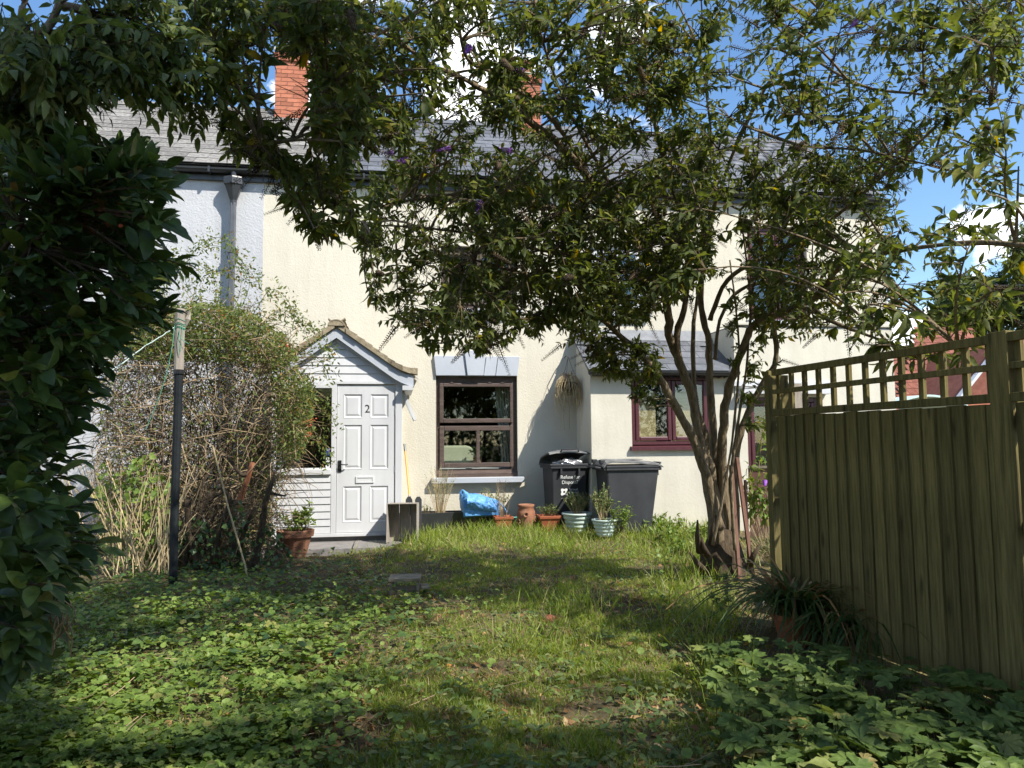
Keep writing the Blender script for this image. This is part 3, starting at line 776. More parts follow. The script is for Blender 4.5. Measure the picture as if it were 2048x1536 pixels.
# ragged lead strip under the eaves
V = []; Fs = []; n = 60
for i in range(n+1):
    x = LX0+.3+(LX1-LX0-.35)*i/n; zz = 2.245+.012*math.sin(i*1.9)+random.uniform(-.008, .008)
    V += [(x, YE-.10+random.uniform(-.01, .01), zz), (x, YE-.015, 2.29)]
for i in range(n): Fs.append((2*i, 2*i+2, 2*i+3, 2*i+1))
MB().add(V, Fs).build('lead_strip', 'lead', lean)
ew = casement(lean, EW[0]+.004, EW[1]-.004, EW[2]+.03, EW[3]-.004, 'burgundy', YE+.03, 2)
MB().add([(EW[0]-.03, YE-.06, EW[2]-.05), (EW[1]+.03, YE-.06, EW[2]-.05), (EW[1]+.03, YE+.1, EW[2]-.05), (EW[0]-.03, YE+.1, EW[2]-.05), (EW[0]-.03, YE-.06, EW[2]+.0), (EW[1]+.03, YE-.06, EW[2]+.0), (EW[1]+.03, YE+.1, EW[2]+.028), (EW[0]-.03, YE+.1, EW[2]+.028)],
         [(0, 1, 5, 4), (4, 5, 6, 7), (0, 3, 2, 1), (1, 2, 6, 5), (0, 4, 7, 3)]).build('sill', 'burgundy', ew)
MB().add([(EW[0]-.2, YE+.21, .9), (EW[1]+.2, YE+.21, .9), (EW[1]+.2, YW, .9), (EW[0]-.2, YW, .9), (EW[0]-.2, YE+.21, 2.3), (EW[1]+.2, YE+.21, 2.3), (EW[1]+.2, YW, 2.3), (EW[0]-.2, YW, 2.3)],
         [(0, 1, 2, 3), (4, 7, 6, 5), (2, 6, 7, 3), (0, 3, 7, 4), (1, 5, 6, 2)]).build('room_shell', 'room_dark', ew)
for i, (a, b_) in enumerate(((EW[0]+.09, EW[0]+.42), (EW[0]+.66, EW[0]+.98))):
    bl = thing('bamboo_blind', ['tan bamboo blind behind the left burgundy pane', 'tan bamboo blind behind the right burgundy pane'][i], 'blind', (a, YE+.16, 1.3), 'bamboo blinds')
    for k in range(36): box('slat', 'bamboo', bl, a, b_, YE+.155, YE+.160, 1.30+k*.021, 1.3185+k*.021)

flat = thing('flat_roof_extension', 'pale cream flat-roofed extension with burgundy door beyond the trellis fence', 'extension', (6.3, YE-.1, 0))
YB = YE-.02; FX0, FX1 = 5.0, 7.62
DW = (5.17, 6.36, .0, 1.96)
wall_holes(FX0, FX1, -.2, 3.02, YB, YB+.2, [DW]).build('wall', 'cream2', flat)
box('side_wall', 'cream2', flat, FX1-.2, FX1-.002, YB+.2, YW+.01, -.2, 3.02)
box('side_wall', 'cream2', flat, FX0+.002, FX0+.2, YB+.2, YW+.01, -.2, 3.02)
box('roof', 'lead', flat, FX0, FX1, YB+.01, YW+.01, 3.021, 3.04)
box('coping', 'cream2', flat, FX0-.02, FX1+.03, YB-.03, YB+.22, 3.041, 3.085, bevel=.008)
box('door_canopy', 'white_paint', flat, DW[0]-.12, DW[1]+.1, YB-.14, YB-.003, 2.0, 2.09, bevel=.006)
box('fascia_board', 'white_paint', flat, DW[0]-.3, DW[1]+.14, YB-.05, YB-.003, 2.12, 2.2, bevel=.006)
fd = casement(flat, DW[0]+.004, DW[1]-.004, .02, DW[3]-.004, 'burgundy', YB+.05, 3, 'glazed_door', .07)
MB().tube([(DW[0]+.5, YB-.02, 1.0), (DW[0]+.5, YB-.02, 1.12)], .012, 6).build('handle', 'black_iron', fd)
MB().add([(DW[0]-.1, YB+.21, .0), (DW[1]+.2, YB+.21, .0), (DW[1]+.2, YW, .0), (DW[0]-.1, YW, .0), (DW[0]-.1, YB+.21, 2.3), (DW[1]+.2, YB+.21, 2.3), (DW[1]+.2, YW, 2.3), (DW[0]-.1, YW, 2.3)],
         [(0, 1, 2, 3), (4, 7, 6, 5), (2, 6, 7, 3), (0, 3, 7, 4), (1, 5, 6, 2)]).build('room_shell', 'room_dark', fd)

# ------------------------------------------------------------------ porch
PY = 10.1; PX0, PX1 = -1.60, .095; PZ = .10; AX = -.775
porch = thing('porch', 'white panelled porch with tiled gable roof and house number 2 door', 'porch', (AX, PY, 0))
HT = 2.115
# base, posts, rails
box('plinth', 'paving', porch, PX0+.01, PX1-.01, PY+.03, YW, -.1, PZ-.002)
box('floor', 'paving', porch, PX0+.02, PX1-.02, PY+.06, YW-.001, PZ, PZ+.02)
box('bottom_rail', 'white_paint', porch, PX0, PX1, PY-.012, PY+.06, PZ, PZ+.045, bevel=.005)
for x0, x1 in ((PX0, PX0+.055), (-.835, -.768), (.003, PX1)):
    box('post', 'white_paint', porch, x0, x1, PY, PY+.07, PZ+.046, HT, bevel=.005)
box('head_rail', 'white_paint', porch, PX0, PX1, PY-.004, PY+.065, HT+.001, HT+.035, bevel=.004)
box('mid_rail', 'white_paint', porch, PX0+.056, -.836, PY-.03, PY+.07, .915, .985, bevel=.006)
box('top_bead', 'white_paint', porch, PX0+.056, -.836, PY-.02, PY+.05, 2.06, HT, bevel=.004)
for k in range(9):
    z = PZ+.048+k*.0955
    MB().add([(PX0+.057, PY-.004, z+.001), (-.837, PY-.004, z+.001), (-.837, PY+.008, z+.093), (PX0+.057, PY+.008, z+.093), (PX0+.057, PY+.03, z+.001), (-.837, PY+.03, z+.001), (-.837, PY+.03, z+.093), (PX0+.057, PY+.03, z+.093)],
             [(0, 1, 2, 3), (0, 4, 5, 1), (3, 2, 6, 7), (0, 3, 7, 4), (1, 5, 6, 2)]).build('cladding_board', 'white_paint', porch)
pane('window_pane', porch, PX0+.05, -.83, PY+.025, .98, 2.065)
# gable boards
k_ = (2.80-2.15)/(AX+1.70)   # slope
for k in range(6):
    z0 = HT+.037+k*.108; z1 = z0+.106
    hw0 = max(.02, (2.84-z0)/.70); hw1 = max(.004, (2.84-z1)/.70)
    hw0 = min(hw0, AX-PX0+.02); hw1 = min(hw1, AX-PX0+.02)
    y0 = PY+.004
    MB().add([(AX-hw0, y0, z0), (AX+hw0, y0, z0), (AX+hw1, y0+.012, z1), (AX-hw1, y0+.012, z1), (AX-hw0, y0+.035, z0), (AX+hw0, y0+.035, z0), (AX+hw1, y0+.035, z1), (AX-hw1, y0+.035, z1)],
             [(0, 1, 2, 3), (0, 4, 5, 1), (3, 2, 6, 7), (0, 3, 7, 4), (1, 5, 6, 2)]).build('gable_board', 'white_paint', porch)
# barge boards with bell-cast foot and the tiles above
def rz_(dx):                      # roof line height against distance from the apex
    base = 2.885-.70*dx
    return base+max(0, dx-.72)**2*.95
for s in (-1, 1):
    n = 12; top = []; bot = []
    for i in range(n+1):
        dx = 1.02*i/n; top.append((AX+s*dx, rz_(dx)-.02)); bot.append((AX+s*dx, rz_(dx)-.02-.135-.02*(i/n)))
    V = [(x, PY-.075, z) for x, z in top]+[(x, PY-.075, z) for x, z in bot]+[(x, PY-.045, z) for x, z in top]+[(x, PY-.045, z) for x, z in bot]
    q = n+1; Fs = []
    for i in range(n):
        Fs += [(i, i+1, q+i+1, q+i), (2*q+i, 3*q+i, 3*q+i+1, 2*q+i+1), (i, 2*q+i, 2*q+i+1, i+1), (q+i, q+i+1, 3*q+i+1, 3*q+i)]
    Fs += [(n, 2*q+n, 3*q+n, q+n), (0, q, 3*q, 2*q)]
    if s > 0: Fs = [f[::-1] for f in Fs]
    MB().add(V, Fs).build('barge_board', 'grey_paint', porch)
    # soffit deck and a second inner board
    V = [(x, y, z+dz) for (x, z) in top for y in (PY-.095, YW) for dz in (-.004, .048)]; Fs = []
    for i in range(n): a = 4*i; Fs += [(a, a+4, a+6, a+2), (a+1, a+3, a+7, a+5), (a, a+1, a+5, a+4)]
    Fs.append((4*n, 4*n+1, 4*n+3, 4*n+2))
    MB().add(V, Fs).build('roof_deck', 'porch_tile', porch)
    V = [(AX+s*1.02*i/n, PY-.02+.0*i, rz_(1.02*i/n)-.15-.045) for i in range(n+1)]
    V2 = []
    for i in range(n+1):
        dx = .98*i/n; x = AX+s*dx; z = rz_(dx)-.155
        V2 += [(x, PY-.012, z), (x, PY-.012, z-.05), (x, PY+.01, z), (x, PY+.01, z-.05)]
    Fs = []
    for i in range(n): a = 4*i; Fs += [(a, a+4, a+5, a+1), (a+1, a+5, a+7, a+3)]
    MB().add(V2, Fs).build('gable_trim', 'white_paint', porch)
    # tiles
    tl = MB().box(-.083, .083, 0, .20, 0, .014); tme = bpy.data.meshes.new('roof_tile'); tme.from_pydata(tl.v, [], tl.f); tme.update(); tme.materials.append(M['porch_tile'])
    nc = 11
    for j in range(nc):
        dx = 1.06-(j+.0)*.1; dx2 = dx-.14
        z = rz_(dx)+.03; sl_ = math.atan2(rz_(dx2)-rz_(dx), .14)
        ny_ = 8
        for k in range(ny_):
            y = PY-.005+k*.172+(.05 if j % 2 else 0)
            if y > YW-.05: continue
            mt = Matrix.Translation((AX+s*dx, y, z)) @ Matrix.Rotation(R(90) if s > 0 else R(-90), 4, 'Z') @ Matrix.Rotation(sl_-.055+random.uniform(-.03, .03), 4, 'X') @ Matrix.Translation((random.uniform(-.006, .006), random.uniform(-.012, .012), 0))
            place('roof_tile', tme, mt, porch)
    # verge: the layered ends of the tile courses
    for j in range(nc):
        dx = 1.075-j*.1; dx2 = dx-.15; z = rz_(dx)-.012; z2 = rz_(max(0, dx2))-.012; tk_ = .055+random.uniform(0, .014)
        if dx2 < -.02: continue
        y0 = PY-.105-random.uniform(0, .018)
        P_ = [(AX+s*dx, z), (AX+s*max(0, dx2), z2), (AX+s*max(0, dx2), z2+tk_+.002), (AX+s*dx, z+tk_+.022)]
        V = [(x, y0, zz) for x, zz in P_]+[(x, PY+.06, zz) for x, zz in P_]
        MB().add(V, [(0, 1, 2, 3), (7, 6, 5, 4), (0, 4, 5, 1), (3, 2, 6, 7), (0, 3, 7, 4), (1, 5, 6, 2)]).build('verge_tile', 'porch_tile', porch)
for k in range(4):
    V = []; Fs = []; n = 8; y0 = PY-.13+k*.34; y1 = y0+.335
    for y in (y0, y1):
        for rr in (.115, .095):
            for i in range(n+1): th = math.pi*i/n; V.append((AX+rr*math.cos(th), y, 2.885+rr*.75*math.sin(th)))
    q = n+1
    for i in range(n): Fs += [(i, i+1, 2*q+i+1, 2*q+i), (i, q+i, q+i+1, i+1), (q+i, 3*q+i, 3*q+i+1, q+i+1)]
    MB().add(V, Fs).build('ridge_tile', 'porch_tile', porch)
    if k == 0: MB().prism([(AX-.112, 2.885)]+[(AX+.113*math.cos(math.pi-math.pi*q_/10)*-1*-1, 2.885+.113*.75*math.sin(math.pi*q_/10)) for q_ in range(10, -1, -1)][::-1][1:-1]+[(AX+.112, 2.885)] if False else [(AX+.112*math.cos(math.pi+math.pi*q_/10), 2.885-.112*.74*math.sin(math.pi+math.pi*q_/10)) for q_ in range(10, -1, -1)], PY-.125, PY-.08).build('ridge_mortar', 'porch_tile', porch)
# flashing at the wall, side gutter
MB().add([(AX, YW-.01, 2.97), (AX+1.12, YW-.01, rz_(1.06)+.04), (AX+1.12, YW-.07, rz_(1.06)+.01), (AX, YW-.07, 2.93)], [(0, 1, 2, 3)]).build('flashing', 'lead', porch)
box('soffit_box', 'white_paint', porch, PX1+.002, .235, PY-.12, YW-.01, 2.03, 2.09)
# side walls
box('side_panel', 'white_paint', porch, PX1-.045, PX1-.005, PY+.071, YW, PZ+.02, .93)
box('side_panel', 'white_paint', porch, PX0+.005, PX0+.045, PY+.071, YW, PZ+.02, .93)
for xs_, tilt in ((PX1-.05, 1), (PX0, 0)):
    mb = MB()
    mb.box(xs_, xs_+.05, PY+.075, PY+.13, .935, HT); mb.box(xs_, xs_+.05, YW-.06, YW-.001, .935, HT); mb.box(xs_, xs_+.05, PY+.13, YW-.06, .935, .985); mb.box(xs_, xs_+.05, PY+.13, YW-.06, 2.05, HT)
    mb.box(xs_, xs_+.05, PY+.55, PY+.60, .985, 2.05)
    mb.build('side_window_frame', 'white_paint', porch)
    if not tilt: box('window_pane', 'glass', porch, xs_+.02, xs_+.026, PY+.13, YW-.06, .985, 2.05)
# open top-hung side sash leaning out
ms = np.array(Matrix.Translation((PX1+.01, 0, 2.02)) @ Matrix.Rotation(R(-24), 4, 'Y'))
sb = MB(ms); sb.box(-.02, .02, PY+.15, PY+.19, -.42, 0); sb.box(-.02, .02, PY+.50, PY+.54, -.42, 0); sb.box(-.02, .02, PY+.19, PY+.50, -.42, -.37); sb.box(-.02, .02, PY+.19, PY+.50, -.05, 0)
so = sb.build('open_side_sash', 'white_paint', porch)
MB(ms).box(-.003, .003, PY+.19, PY+.5, -.37, -.05).build('pane', 'glass', so)
# door leaf with six raised panels
DX0, DX1, DZ0, DZ1 = -.762, -.003, .15, 2.10
door = thing('porch_door_tmp', 'x', 'x') if False else None
yd = PY+.018
hol = []
cols = ((DX0+.085, DX0+.325), (DX1-.325, DX1-.085))
rows = ((1.665, 1.98), (.98-.02+.02, 1.57), (.285, .755))
for c_ in cols:
    for r_ in rows: hol.append((c_[0], c_[1], r_[0], r_[1]))
door = wall_holes(DX0, DX1, DZ0, DZ1, yd, yd+.04, hol).build('door', 'white_paint', porch)
box('door_back', 'white_paint', door, DX0+.01, DX1-.01, yd+.028, yd+.038, DZ0+.01, DZ1-.01)
for (a, b_, c_, d_) in hol:
    e = .03; V = [(a, yd-.004, c_), (b_, yd-.004, c_), (b_, yd-.004, d_), (a, yd-.004, d_), (a+.014, yd+.008, c_+.014), (b_-.014, yd+.008, c_+.014), (b_-.014, yd+.008, d_-.014), (a+.014, yd+.008, d_-.014),
             (a+.024, yd+.010, c_+.024), (b_-.024, yd+.010, c_+.024), (b_-.024, yd+.010, d_-.024), (a+.024, yd+.010, d_-.024), (a+.05, yd+.001, c_+.05), (b_-.05, yd+.001, c_+.05), (b_-.05, yd+.001, d_-.05), (a+.05, yd+.001, d_-.05)]
    Fs = []
    for l in range(3):
        for i in range(4): Fs.append((4*l+i, 4*l+(i+1) % 4, 4*l+4+(i+1) % 4, 4*l+4+i))
    Fs.append((12, 13, 14, 15))
    MB().add(V, Fs).build('door_panel', 'white_paint', door)
lb = MB().frame(-.515, -.275, .795, .885, yd-.012, yd-.001, .022)
lb.box(-.493, -.297, yd-.006, yd-.001, .817, .863); lb.build('letter_plate', 'white_paint', door, bevel=.003)
hd = box('handle_plate', 'black_iron', door, DX0+.018, DX0+.062, yd-.012, yd-.0005, .945, 1.10)
MB().tube([(DX0+.04, yd-.01, 1.045), (DX0+.04, yd-.055, 1.045), (DX0+.07, yd-.06, 1.045), (DX0+.13, yd-.055, 1.04), (DX0+.145, yd-.05, 1.05)], .008, 6).build('lever', 'black_iron', door)
text('door_number', '2', .15, (-.405, yd-.002, 1.735), 'black_iron', door)
for z in (1.75, .98, .4): MB().tube([(DX1+.002, yd-.006, z-.05), (DX1+.002, yd-.006, z+.05)], .006, 6).build('hinge', 'white_paint', door)
# stickers on the porch glass
ys = PY+.021
s1 = box('window_sticker', 'sticker_blue', porch, -.905, -.845, ys, ys+.003, 1.165, 1.26)
text('sticker_lettering', 'Support our\nvillage', .014, (-.902, ys-.001, 1.243), 'sticker_white', s1, ext=.0003)
box('window_sticker', 'sticker_white', porch, -.902, -.855, ys, ys+.003, 1.08, 1.14)
st = MB(); n = 20
st.add([(-.877+.033*math.cos(2*math.pi*k/n), ys, 1.035+.033*math.sin(2*math.pi*k/n)) for k in range(n)], [tuple(range(n))]); st = st.build('round_sticker', 'sticker_white', porch)
st2 = MB(); st2.add([(-.877+.02*math.cos(2*math.pi*k/n)*(1 if k % 4 < 2 else .55), ys-.001, 1.035+.02*math.sin(2*math.pi*k/n)*(1 if k % 4 < 2 else .55)) for k in range(n)], [tuple(range(n))]); st2.build('sticker_emblem', 'black_iron', st)
# inside the porch: dark front door, coats
box('inner_door', 'brown_wood', cream_house, -1.36, -.70, YW-.04, YW+.008, .12, 2.0, bevel=.01)
co = MB(); V = []; Fs = []; n = 12
for j, (z, r_) in enumerate(((1.75, .03), (1.68, .12), (1.5, .15), (1.2, .17), (.75, .22), (.7, .2))):
    for k in range(n): th = 2*math.pi*k/n; V.append((-1.08+r_*math.cos(th)*(1+.1*math.sin(3*th+j)), 10.95+r_*.45*math.sin(th), z))
for j in range(5):
    for k in range(n): Fs.append((j*n+k, j*n+(k+1) % n, (j+1)*n+(k+1) % n, (j+1)*n+k))
coat = co.add(V, Fs).build('hanging_coat', 'coat', None, smooth=True); tag(coat, 'dark coat hanging inside the porch behind the glass', 'coat')
#@@PART2
# ------------------------------------------------------------------ garden fence with trellis
P0 = np.array([2.765, 5.06]); U = np.array([2.972-2.765, 3.26-5.06]); U = U/np.linalg.norm(U)
def fence_m(s, z=0.0):
    p = P0+U*s
    return np.array([[U[0], -U[1], 0, p[0]], [U[1], U[0], 0, p[1]], [0, 0, 1, z], [0, 0, 0, 1.0]])
def fence_panel(name, label, s0, length, post_at=()):
    o = P0+U*s0
    f = thing(name, label, 'fence', (o[0], o[1], 0), 'close-board fence panels with trellis')
    zb_ = 1.505; zt_ = 1.835
    me = {}
    nb = 18; pitch = length/nb
    b = MB().add([(0, -.006, 0), (.125, -.022, 0), (.125, .0, 0), (0, .0, 0), (0, -.006, 1.46), (.125, -.022, 1.46), (.125, .0, 1.46), (0, .0, 1.46)],
                 [(0, 3, 2, 1), (4, 5, 6, 7), (0, 1, 5, 4), (1, 2, 6, 5), (2, 3, 7, 6), (3, 0, 4, 7)])
    bm = bpy.data.meshes.new('board'); bm.from_pydata(b.v, [], b.f); bm.update(); bm.materials.append(M['fence_wood'])
    for i in range(nb):
        mt = fence_m(s0+.02+i*pitch+random.uniform(-.006, .006), .03+random.uniform(-.004, .005)) @ np.array(Matrix.Rotation(random.uniform(-.006, .006), 4, 'Y') @ Matrix.Rotation(random.uniform(-.03, .03), 4, 'Z') @ Matrix.Translation((0, -.012-.0*i, 0)))
        place('board', bm, mt, f)
    for z in (.25, .85, 1.38): MB(fence_m(s0)).box(0, length, .0, .04, z, z+.08).build('rail', 'fence_wood', f)
    MB(fence_m(s0)).box(0, length, -.02, .05, -.12, .02).build('gravel_board', 'fence_wood', f)
    # trellis
    for z, hh, y0 in ((zb_-.01, .045, -.034), (1.655, .034, -.03), (zt_-.045, .045, -.034)):
        MB(fence_m(s0)).box(0, length, y0, -.004, z, z+hh).build('trellis_rail', 'fence_wood', f, bevel=.003)
    n = 12
    sm = MB().box(-.017, .017, -.003, .019, 0, zt_-zb_-.01); sme = bpy.data.meshes.new('trellis_slat'); sme.from_pydata(sm.v, [], sm.f); sme.update(); sme.materials.append(M['fence_wood'])
    for i in range(n+1):
        place('trellis_slat', sme, fence_m(s0+.03+(length-.06)*i/n, zb_+.006), f)
    return f
fence_panel('board_fence', 'tall green-brown board fence panel with trellis top on the right', 0.0, 1.80)
fence_panel('board_fence', 'nearer fence panel continuing past the right edge of the picture', 1.90, 1.80)
for i, s in enumerate((-.055, 1.85, 3.76)):
    p = P0+U*s
    t = thing('fence_post', ['slim end post of the trellis fence nearest the house', 'broad fence post between the two fence panels', 'fence post at the near end of the fence'][i], 'post', (p[0], p[1], 0), 'posts of the trellis fence')
    wd = (.03, .055, .05)[i]
    MB(fence_m(s)).box(-wd, wd, -.04, .06, -.2, (1.83, 1.845, 1.845)[i]).build('shaft', 'fence_wood', t, bevel=.004)
    if not i:
        MB(fence_m(s)).box(-wd+.004, wd-.004, .07, .13, -.2, 1.80).build('back_post', 'fence_wood', t)
# a raw plank standing beyond the trellis
p = at(1592, 800, 6.2)
pk = MB().box(p[0]-.06, p[0]+.06, 6.2, 6.225, -.1, 1.83).build('standing_plank', 'crate_wood', None); tag(pk, 'pale raw plank standing behind the far end of the trellis', 'plank')

# low brown fence between the extension and the tree
bf = thing('brown_fence', 'low reddish brown board fence behind the multi-stemmed tree', 'fence', (4.6, 9.0, 0))
a = gz(1462, 1065, .05); q0 = np.array([4.62, 9.25]); q1 = np.array([5.9, 8.65]); du = (q1-q0)/13
for i in range(13):
    p = q0+du*i
    mt = Matrix.Translation((p[0], p[1], -.05+random.uniform(-.01, .01))) @ Matrix.Rotation(math.atan2(du[1], du[0]), 4, 'Z')
    b = MB(np.array(mt)).box(0, .108, -.012, .006, 0, 1.0); b.build('board', 'fence_brown', bf)
b = MB(np.array(Matrix.Translation((q0[0], q0[1], 0)) @ Matrix.Rotation(math.atan2(du[1], du[0]), 4, 'Z')))
b.box(0, 1.56, .008, .045, .3, .38); b.box(0, 1.56, .008, .045, .78, .86); b.build('rail', 'fence_brown', bf)
MB(np.array(Matrix.Translation((q0[0], q0[1], 0)) @ Matrix.Rotation(math.atan2(du[1], du[0]), 4, 'Z'))).box(0, 1.56, -.03, .045, .951, .98).build('capping', 'old_wood', bf)
# stakes by the trunk
for i, (a_, b_) in enumerate((((1462, 930), (1478, 1095)), ((1474, 915), (1508, 1115)), ((1490, 960), (1498, 1110)))):
    A_ = pd(*a_, 6.75+.1*i); B_ = pd(*b_, 6.75+.1*i)
    B_[2] = -.1
    mbs = MB().tube([A_, B_], .022 if i < 2 else .014, 4)
    o = mbs.build('wooden_stake', 'fence_brown', None); tag(o, ['upright brown stake right beside the tree stump', 'leaning brown stake crossing in front of the low fence', 'thin brown stake rightmost of the three beside the stump'][i], 'stake', 'stakes beside the tree')

# ------------------------------------------------------------------ bins
def bin_(label, loc, rot, wd, dp, ht, lid_open, textside, name='wheelie_bin'):
    t = thing(name, label, 'bin', loc, 'wheelie bins against the wall')
    Mx = np.array(Matrix.Translation(loc) @ Matrix.Rotation(rot, 4, 'Z'))
    bw, bd = wd*.40, dp*.36; tw, td = wd*.47, dp*.46; hb = ht-.10
    V = [(-bw, -bd+.04, .04), (bw, -bd+.04, .04), (bw, bd, .04), (-bw, bd, .04), (-tw, -td, hb), (tw, -td, hb), (tw, td-.03, hb), (-tw, td-.03, hb)]
    MB(Mx).add(V, [(0, 3, 2, 1), (0, 1, 5, 4), (1, 2, 6, 5), (2, 3, 7, 6), (3, 0, 4, 7)]).build('body', 'bin_body', t, bevel=.02)
    MB(Mx).frame(0, 0, 0, 0, 0, 0, 0) if False else None
    rim = MB(Mx)
    for z0, z1, e in ((hb-.055, hb-.02, .022), (hb-.018, hb+.012, .03)):
        rim.box(-tw-e, tw+e, -td-e, -td+.01, z0, z1); rim.box(-tw-e, -tw+.012, -td+.01, td, z0, z1); rim.box(tw-.012, tw+e, -td+.01, td, z0, z1); rim.box(-tw-e, tw+e, td-.03, td+e*.5, z0, z1)
    rim.build('rim', 'bin_body', t, bevel=.006)
    ra = MB(Mx)
    for x in (-tw*.5, tw*.5): ra.box(x-.012, x+.012, -td-.035, -td-.002, hb-.13, hb-.056)
    ra.build('comb_rib', 'bin_body', t)
    # lid hinged at the back
    Lm = Mx @ np.array(Matrix.Translation((0, td+.02, hb+.02)) @ Matrix.Rotation(-lid_open, 4, 'X'))
    ld = MB(Lm); e = .035; n = 6; V = []; Fs = []
    prof = [(0, .0), (-.04, .05), (-.12, .07), (-dp*.55, .055), (-dp*.9, .03), (-dp*.97-.02, -.005)]
    for y, z in prof:
        for x, dz in ((-tw-e, -.02), (-tw*.75, .0), (0, .008), (tw*.75, 0), (tw+e, -.02)): V.append((x, y, z+dz))
    for i in range(len(prof)-1):
        for k in range(4): Fs.append((i*5+k, (i+1)*5+k, (i+1)*5+k+1, i*5+k+1))
    off = len(V)
    V += [(x, y, z-.018) for x, y, z in V]
    Fs += [tuple(reversed([off+j for j in f])) for f in Fs[:]]
    m_ = len(prof)
    for i in range(m_-1):
        Fs += [(i*5, off+i*5, off+(i+1)*5, (i+1)*5), (i*5+4, (i+1)*5+4, off+(i+1)*5+4, off+i*5+4)]
    for k in range(4): Fs += [((m_-1)*5+k, off+(m_-1)*5+k, off+(m_-1)*5+k+1, (m_-1)*5+k+1), (k, k+1, off+k+1, off+k)]
    ld.add(V, Fs); lid = ld.build('lid', 'bin_lid', t)
    MB(Lm).box(-tw*.55, tw*.55, -dp*.72, -dp*.22, .062, .072).build('lid_panel', 'bin_lid', lid, bevel=.004)
    for x in (-tw*.8, tw*.55): MB(Lm).box(x, x+.09, -.05, .02, .015, .07).build('hinge', 'bin_body', lid, bevel=.01)
    MB(Lm).tube([(-tw*.5, -dp-.005, .0), (-tw*.45, -dp-.03, .02), (tw*.45, -dp-.03, .02), (tw*.5, -dp-.005, 0)], .012, 6).build('lid_grip', 'bin_body', lid)
    # handle, axle and wheels at the back
    MB(Mx).tube([(-tw*.8, td+.0, hb-.03), (-tw*.8, td+.10, hb-.01), (tw*.8, td+.10, hb-.01), (tw*.8, td, hb-.03)], .014, 8).build('handle', 'bin_body', t)
    for s in (-1, 1):
        wl = MB(Mx); V = []; n = 16
        for x in (s*(bw+.01), s*(bw+.055)):
            for k in range(n): th = 2*math.pi*k/n; V.append((x, bd+.02+.10*math.cos(th), .10+.10*math.sin(th)))
        wl.add(V, [tuple(range(n)), tuple(range(2*n-1, n-1, -1))]+[(k, n+k, n+(k+1) % n, (k+1) % n) for k in range(n)]); wl.build('wheel', 'black_plastic', t)
    return t, Mx, tw, td, hb
zb1 = float(zg(2.45, 10.7))
binl, Mx1, tw1, td1, hb1 = bin_('black refuse bin with propped-open lid and white lettering', (2.455, 10.68, zb1), R(4), .57, .60, 1.02, R(16), True)
# lettering on the sloping front
slant = math.atan2(td1-(.60*.36-.04), hb1-.04)
def bin_text(s, size, x, z, name='lettering'):
    yy = -(.60*.36-.04)-(z-.04)*math.tan(slant)-.004
    o = text(name, s, size, (0, 0, 0), 'sticker_white', None)
    me = o.data; bpy.data.objects.remove(o)
    mt = Matrix([list(r) for r in Mx1]) @ Matrix.Translation((x, yy, z)) @ Matrix.Rotation(R(90)+slant, 4, 'X')
    return place(name, me, mt, binl)
bin_text('Refuse for', .070, -.135, .72); bin_text('Disposal', .070, -.115, .645)
for k, s in enumerate(('Stroud', 'District', 'Council')): bin_text(s, .046, .0, .55-k*.042)
bin_text('________', .04, -.12, .44)
lg = MB(); n = 48; V = []
for k in range(n): th = 2*math.pi*k/n; r_ = .052*(1+.22*math.cos(4*th+math.pi)); V.append((r_*math.cos(th), 0, r_*math.sin(th)))
for k in range(n): th = 2*math.pi*k/n; V.append((.016*math.cos(th), 0, .016*math.sin(th)))
yy = -(.60*.36-.04)-(.53-.04)*math.tan(slant)-.004
lg.m = Mx1 @ np.array(Matrix.Translation((-.075, yy, .53)) @ Matrix.Rotation(slant, 4, 'X'))
lg.add(V, [(k, (k+1) % n, n+(k+1) % n, n+k) for k in range(n)]); lg.build('logo', 'sticker_white', binl)
# grey sack squeezed out under the lid
def lump(name, m, parent, c, r, seed, amp=.25, sq=(1, 1, 1), n=14, fq=3.0, mtx=None):
    V = []; Fs = []; rs = np.random.default_rng(seed); ph = rs.uniform(0, 6, 9)
    for i in range(n+1):
        v = math.pi*i/n
        for k in range(2*n):
            u = math.pi*k/n; d = np.array([math.sin(v)*math.cos(u), math.sin(v)*math.sin(u), math.cos(v)])
            f = 1+amp*(math.sin(fq*d[0]*2+ph[0])*math.sin(fq*d[1]*2+ph[1])+.6*math.sin(fq*2.3*d[2]+fq*3*d[0]+ph[2])*math.cos(fq*3*d[1]+ph[3])+.35*math.sin(fq*7*d[0]+ph[4])*math.sin(fq*6*d[2]+ph[5]))
            V.append(np.array(c)+d*np.array(sq)*r*f)
    for i in range(n):
        for k in range(2*n): Fs.append((i*2*n+k, (i+1)*2*n+k, (i+1)*2*n+(k+1) % (2*n), i*2*n+(k+1) % (2*n)))
    return MB(mtx).add(V, Fs).build(name, m, parent)
sk = lump('refuse_sack', 'foil', None, (2.49, 10.55, zb1+.935), .16, 3, .16, (1.25, 1.0, .45), fq=2.6); tag(sk, 'shiny grey refuse sack squeezed out under the open bin lid', 'sack')
bin_('large closed dark grey bin seen from the side under the burgundy window', (3.17, 9.98, float(zg(3.17, 9.98))+.0), R(90), .62, .84, 1.04, R(0), False)

# ------------------------------------------------------------------ pots and clutter by the wall
def soil_disc(parent, c, r): 
    n = 16; MB().add([(c[0]+r*math.cos(2*math.pi*k/n), c[1]+r*math.sin(2*math.pi*k/n), c[2]+.008*(k % 3)) for k in range(n)]+[(c[0], c[1], c[2]+.02)], [(k, (k+1) % n, n) for k in range(n)]).build('soil', 'soil', parent)
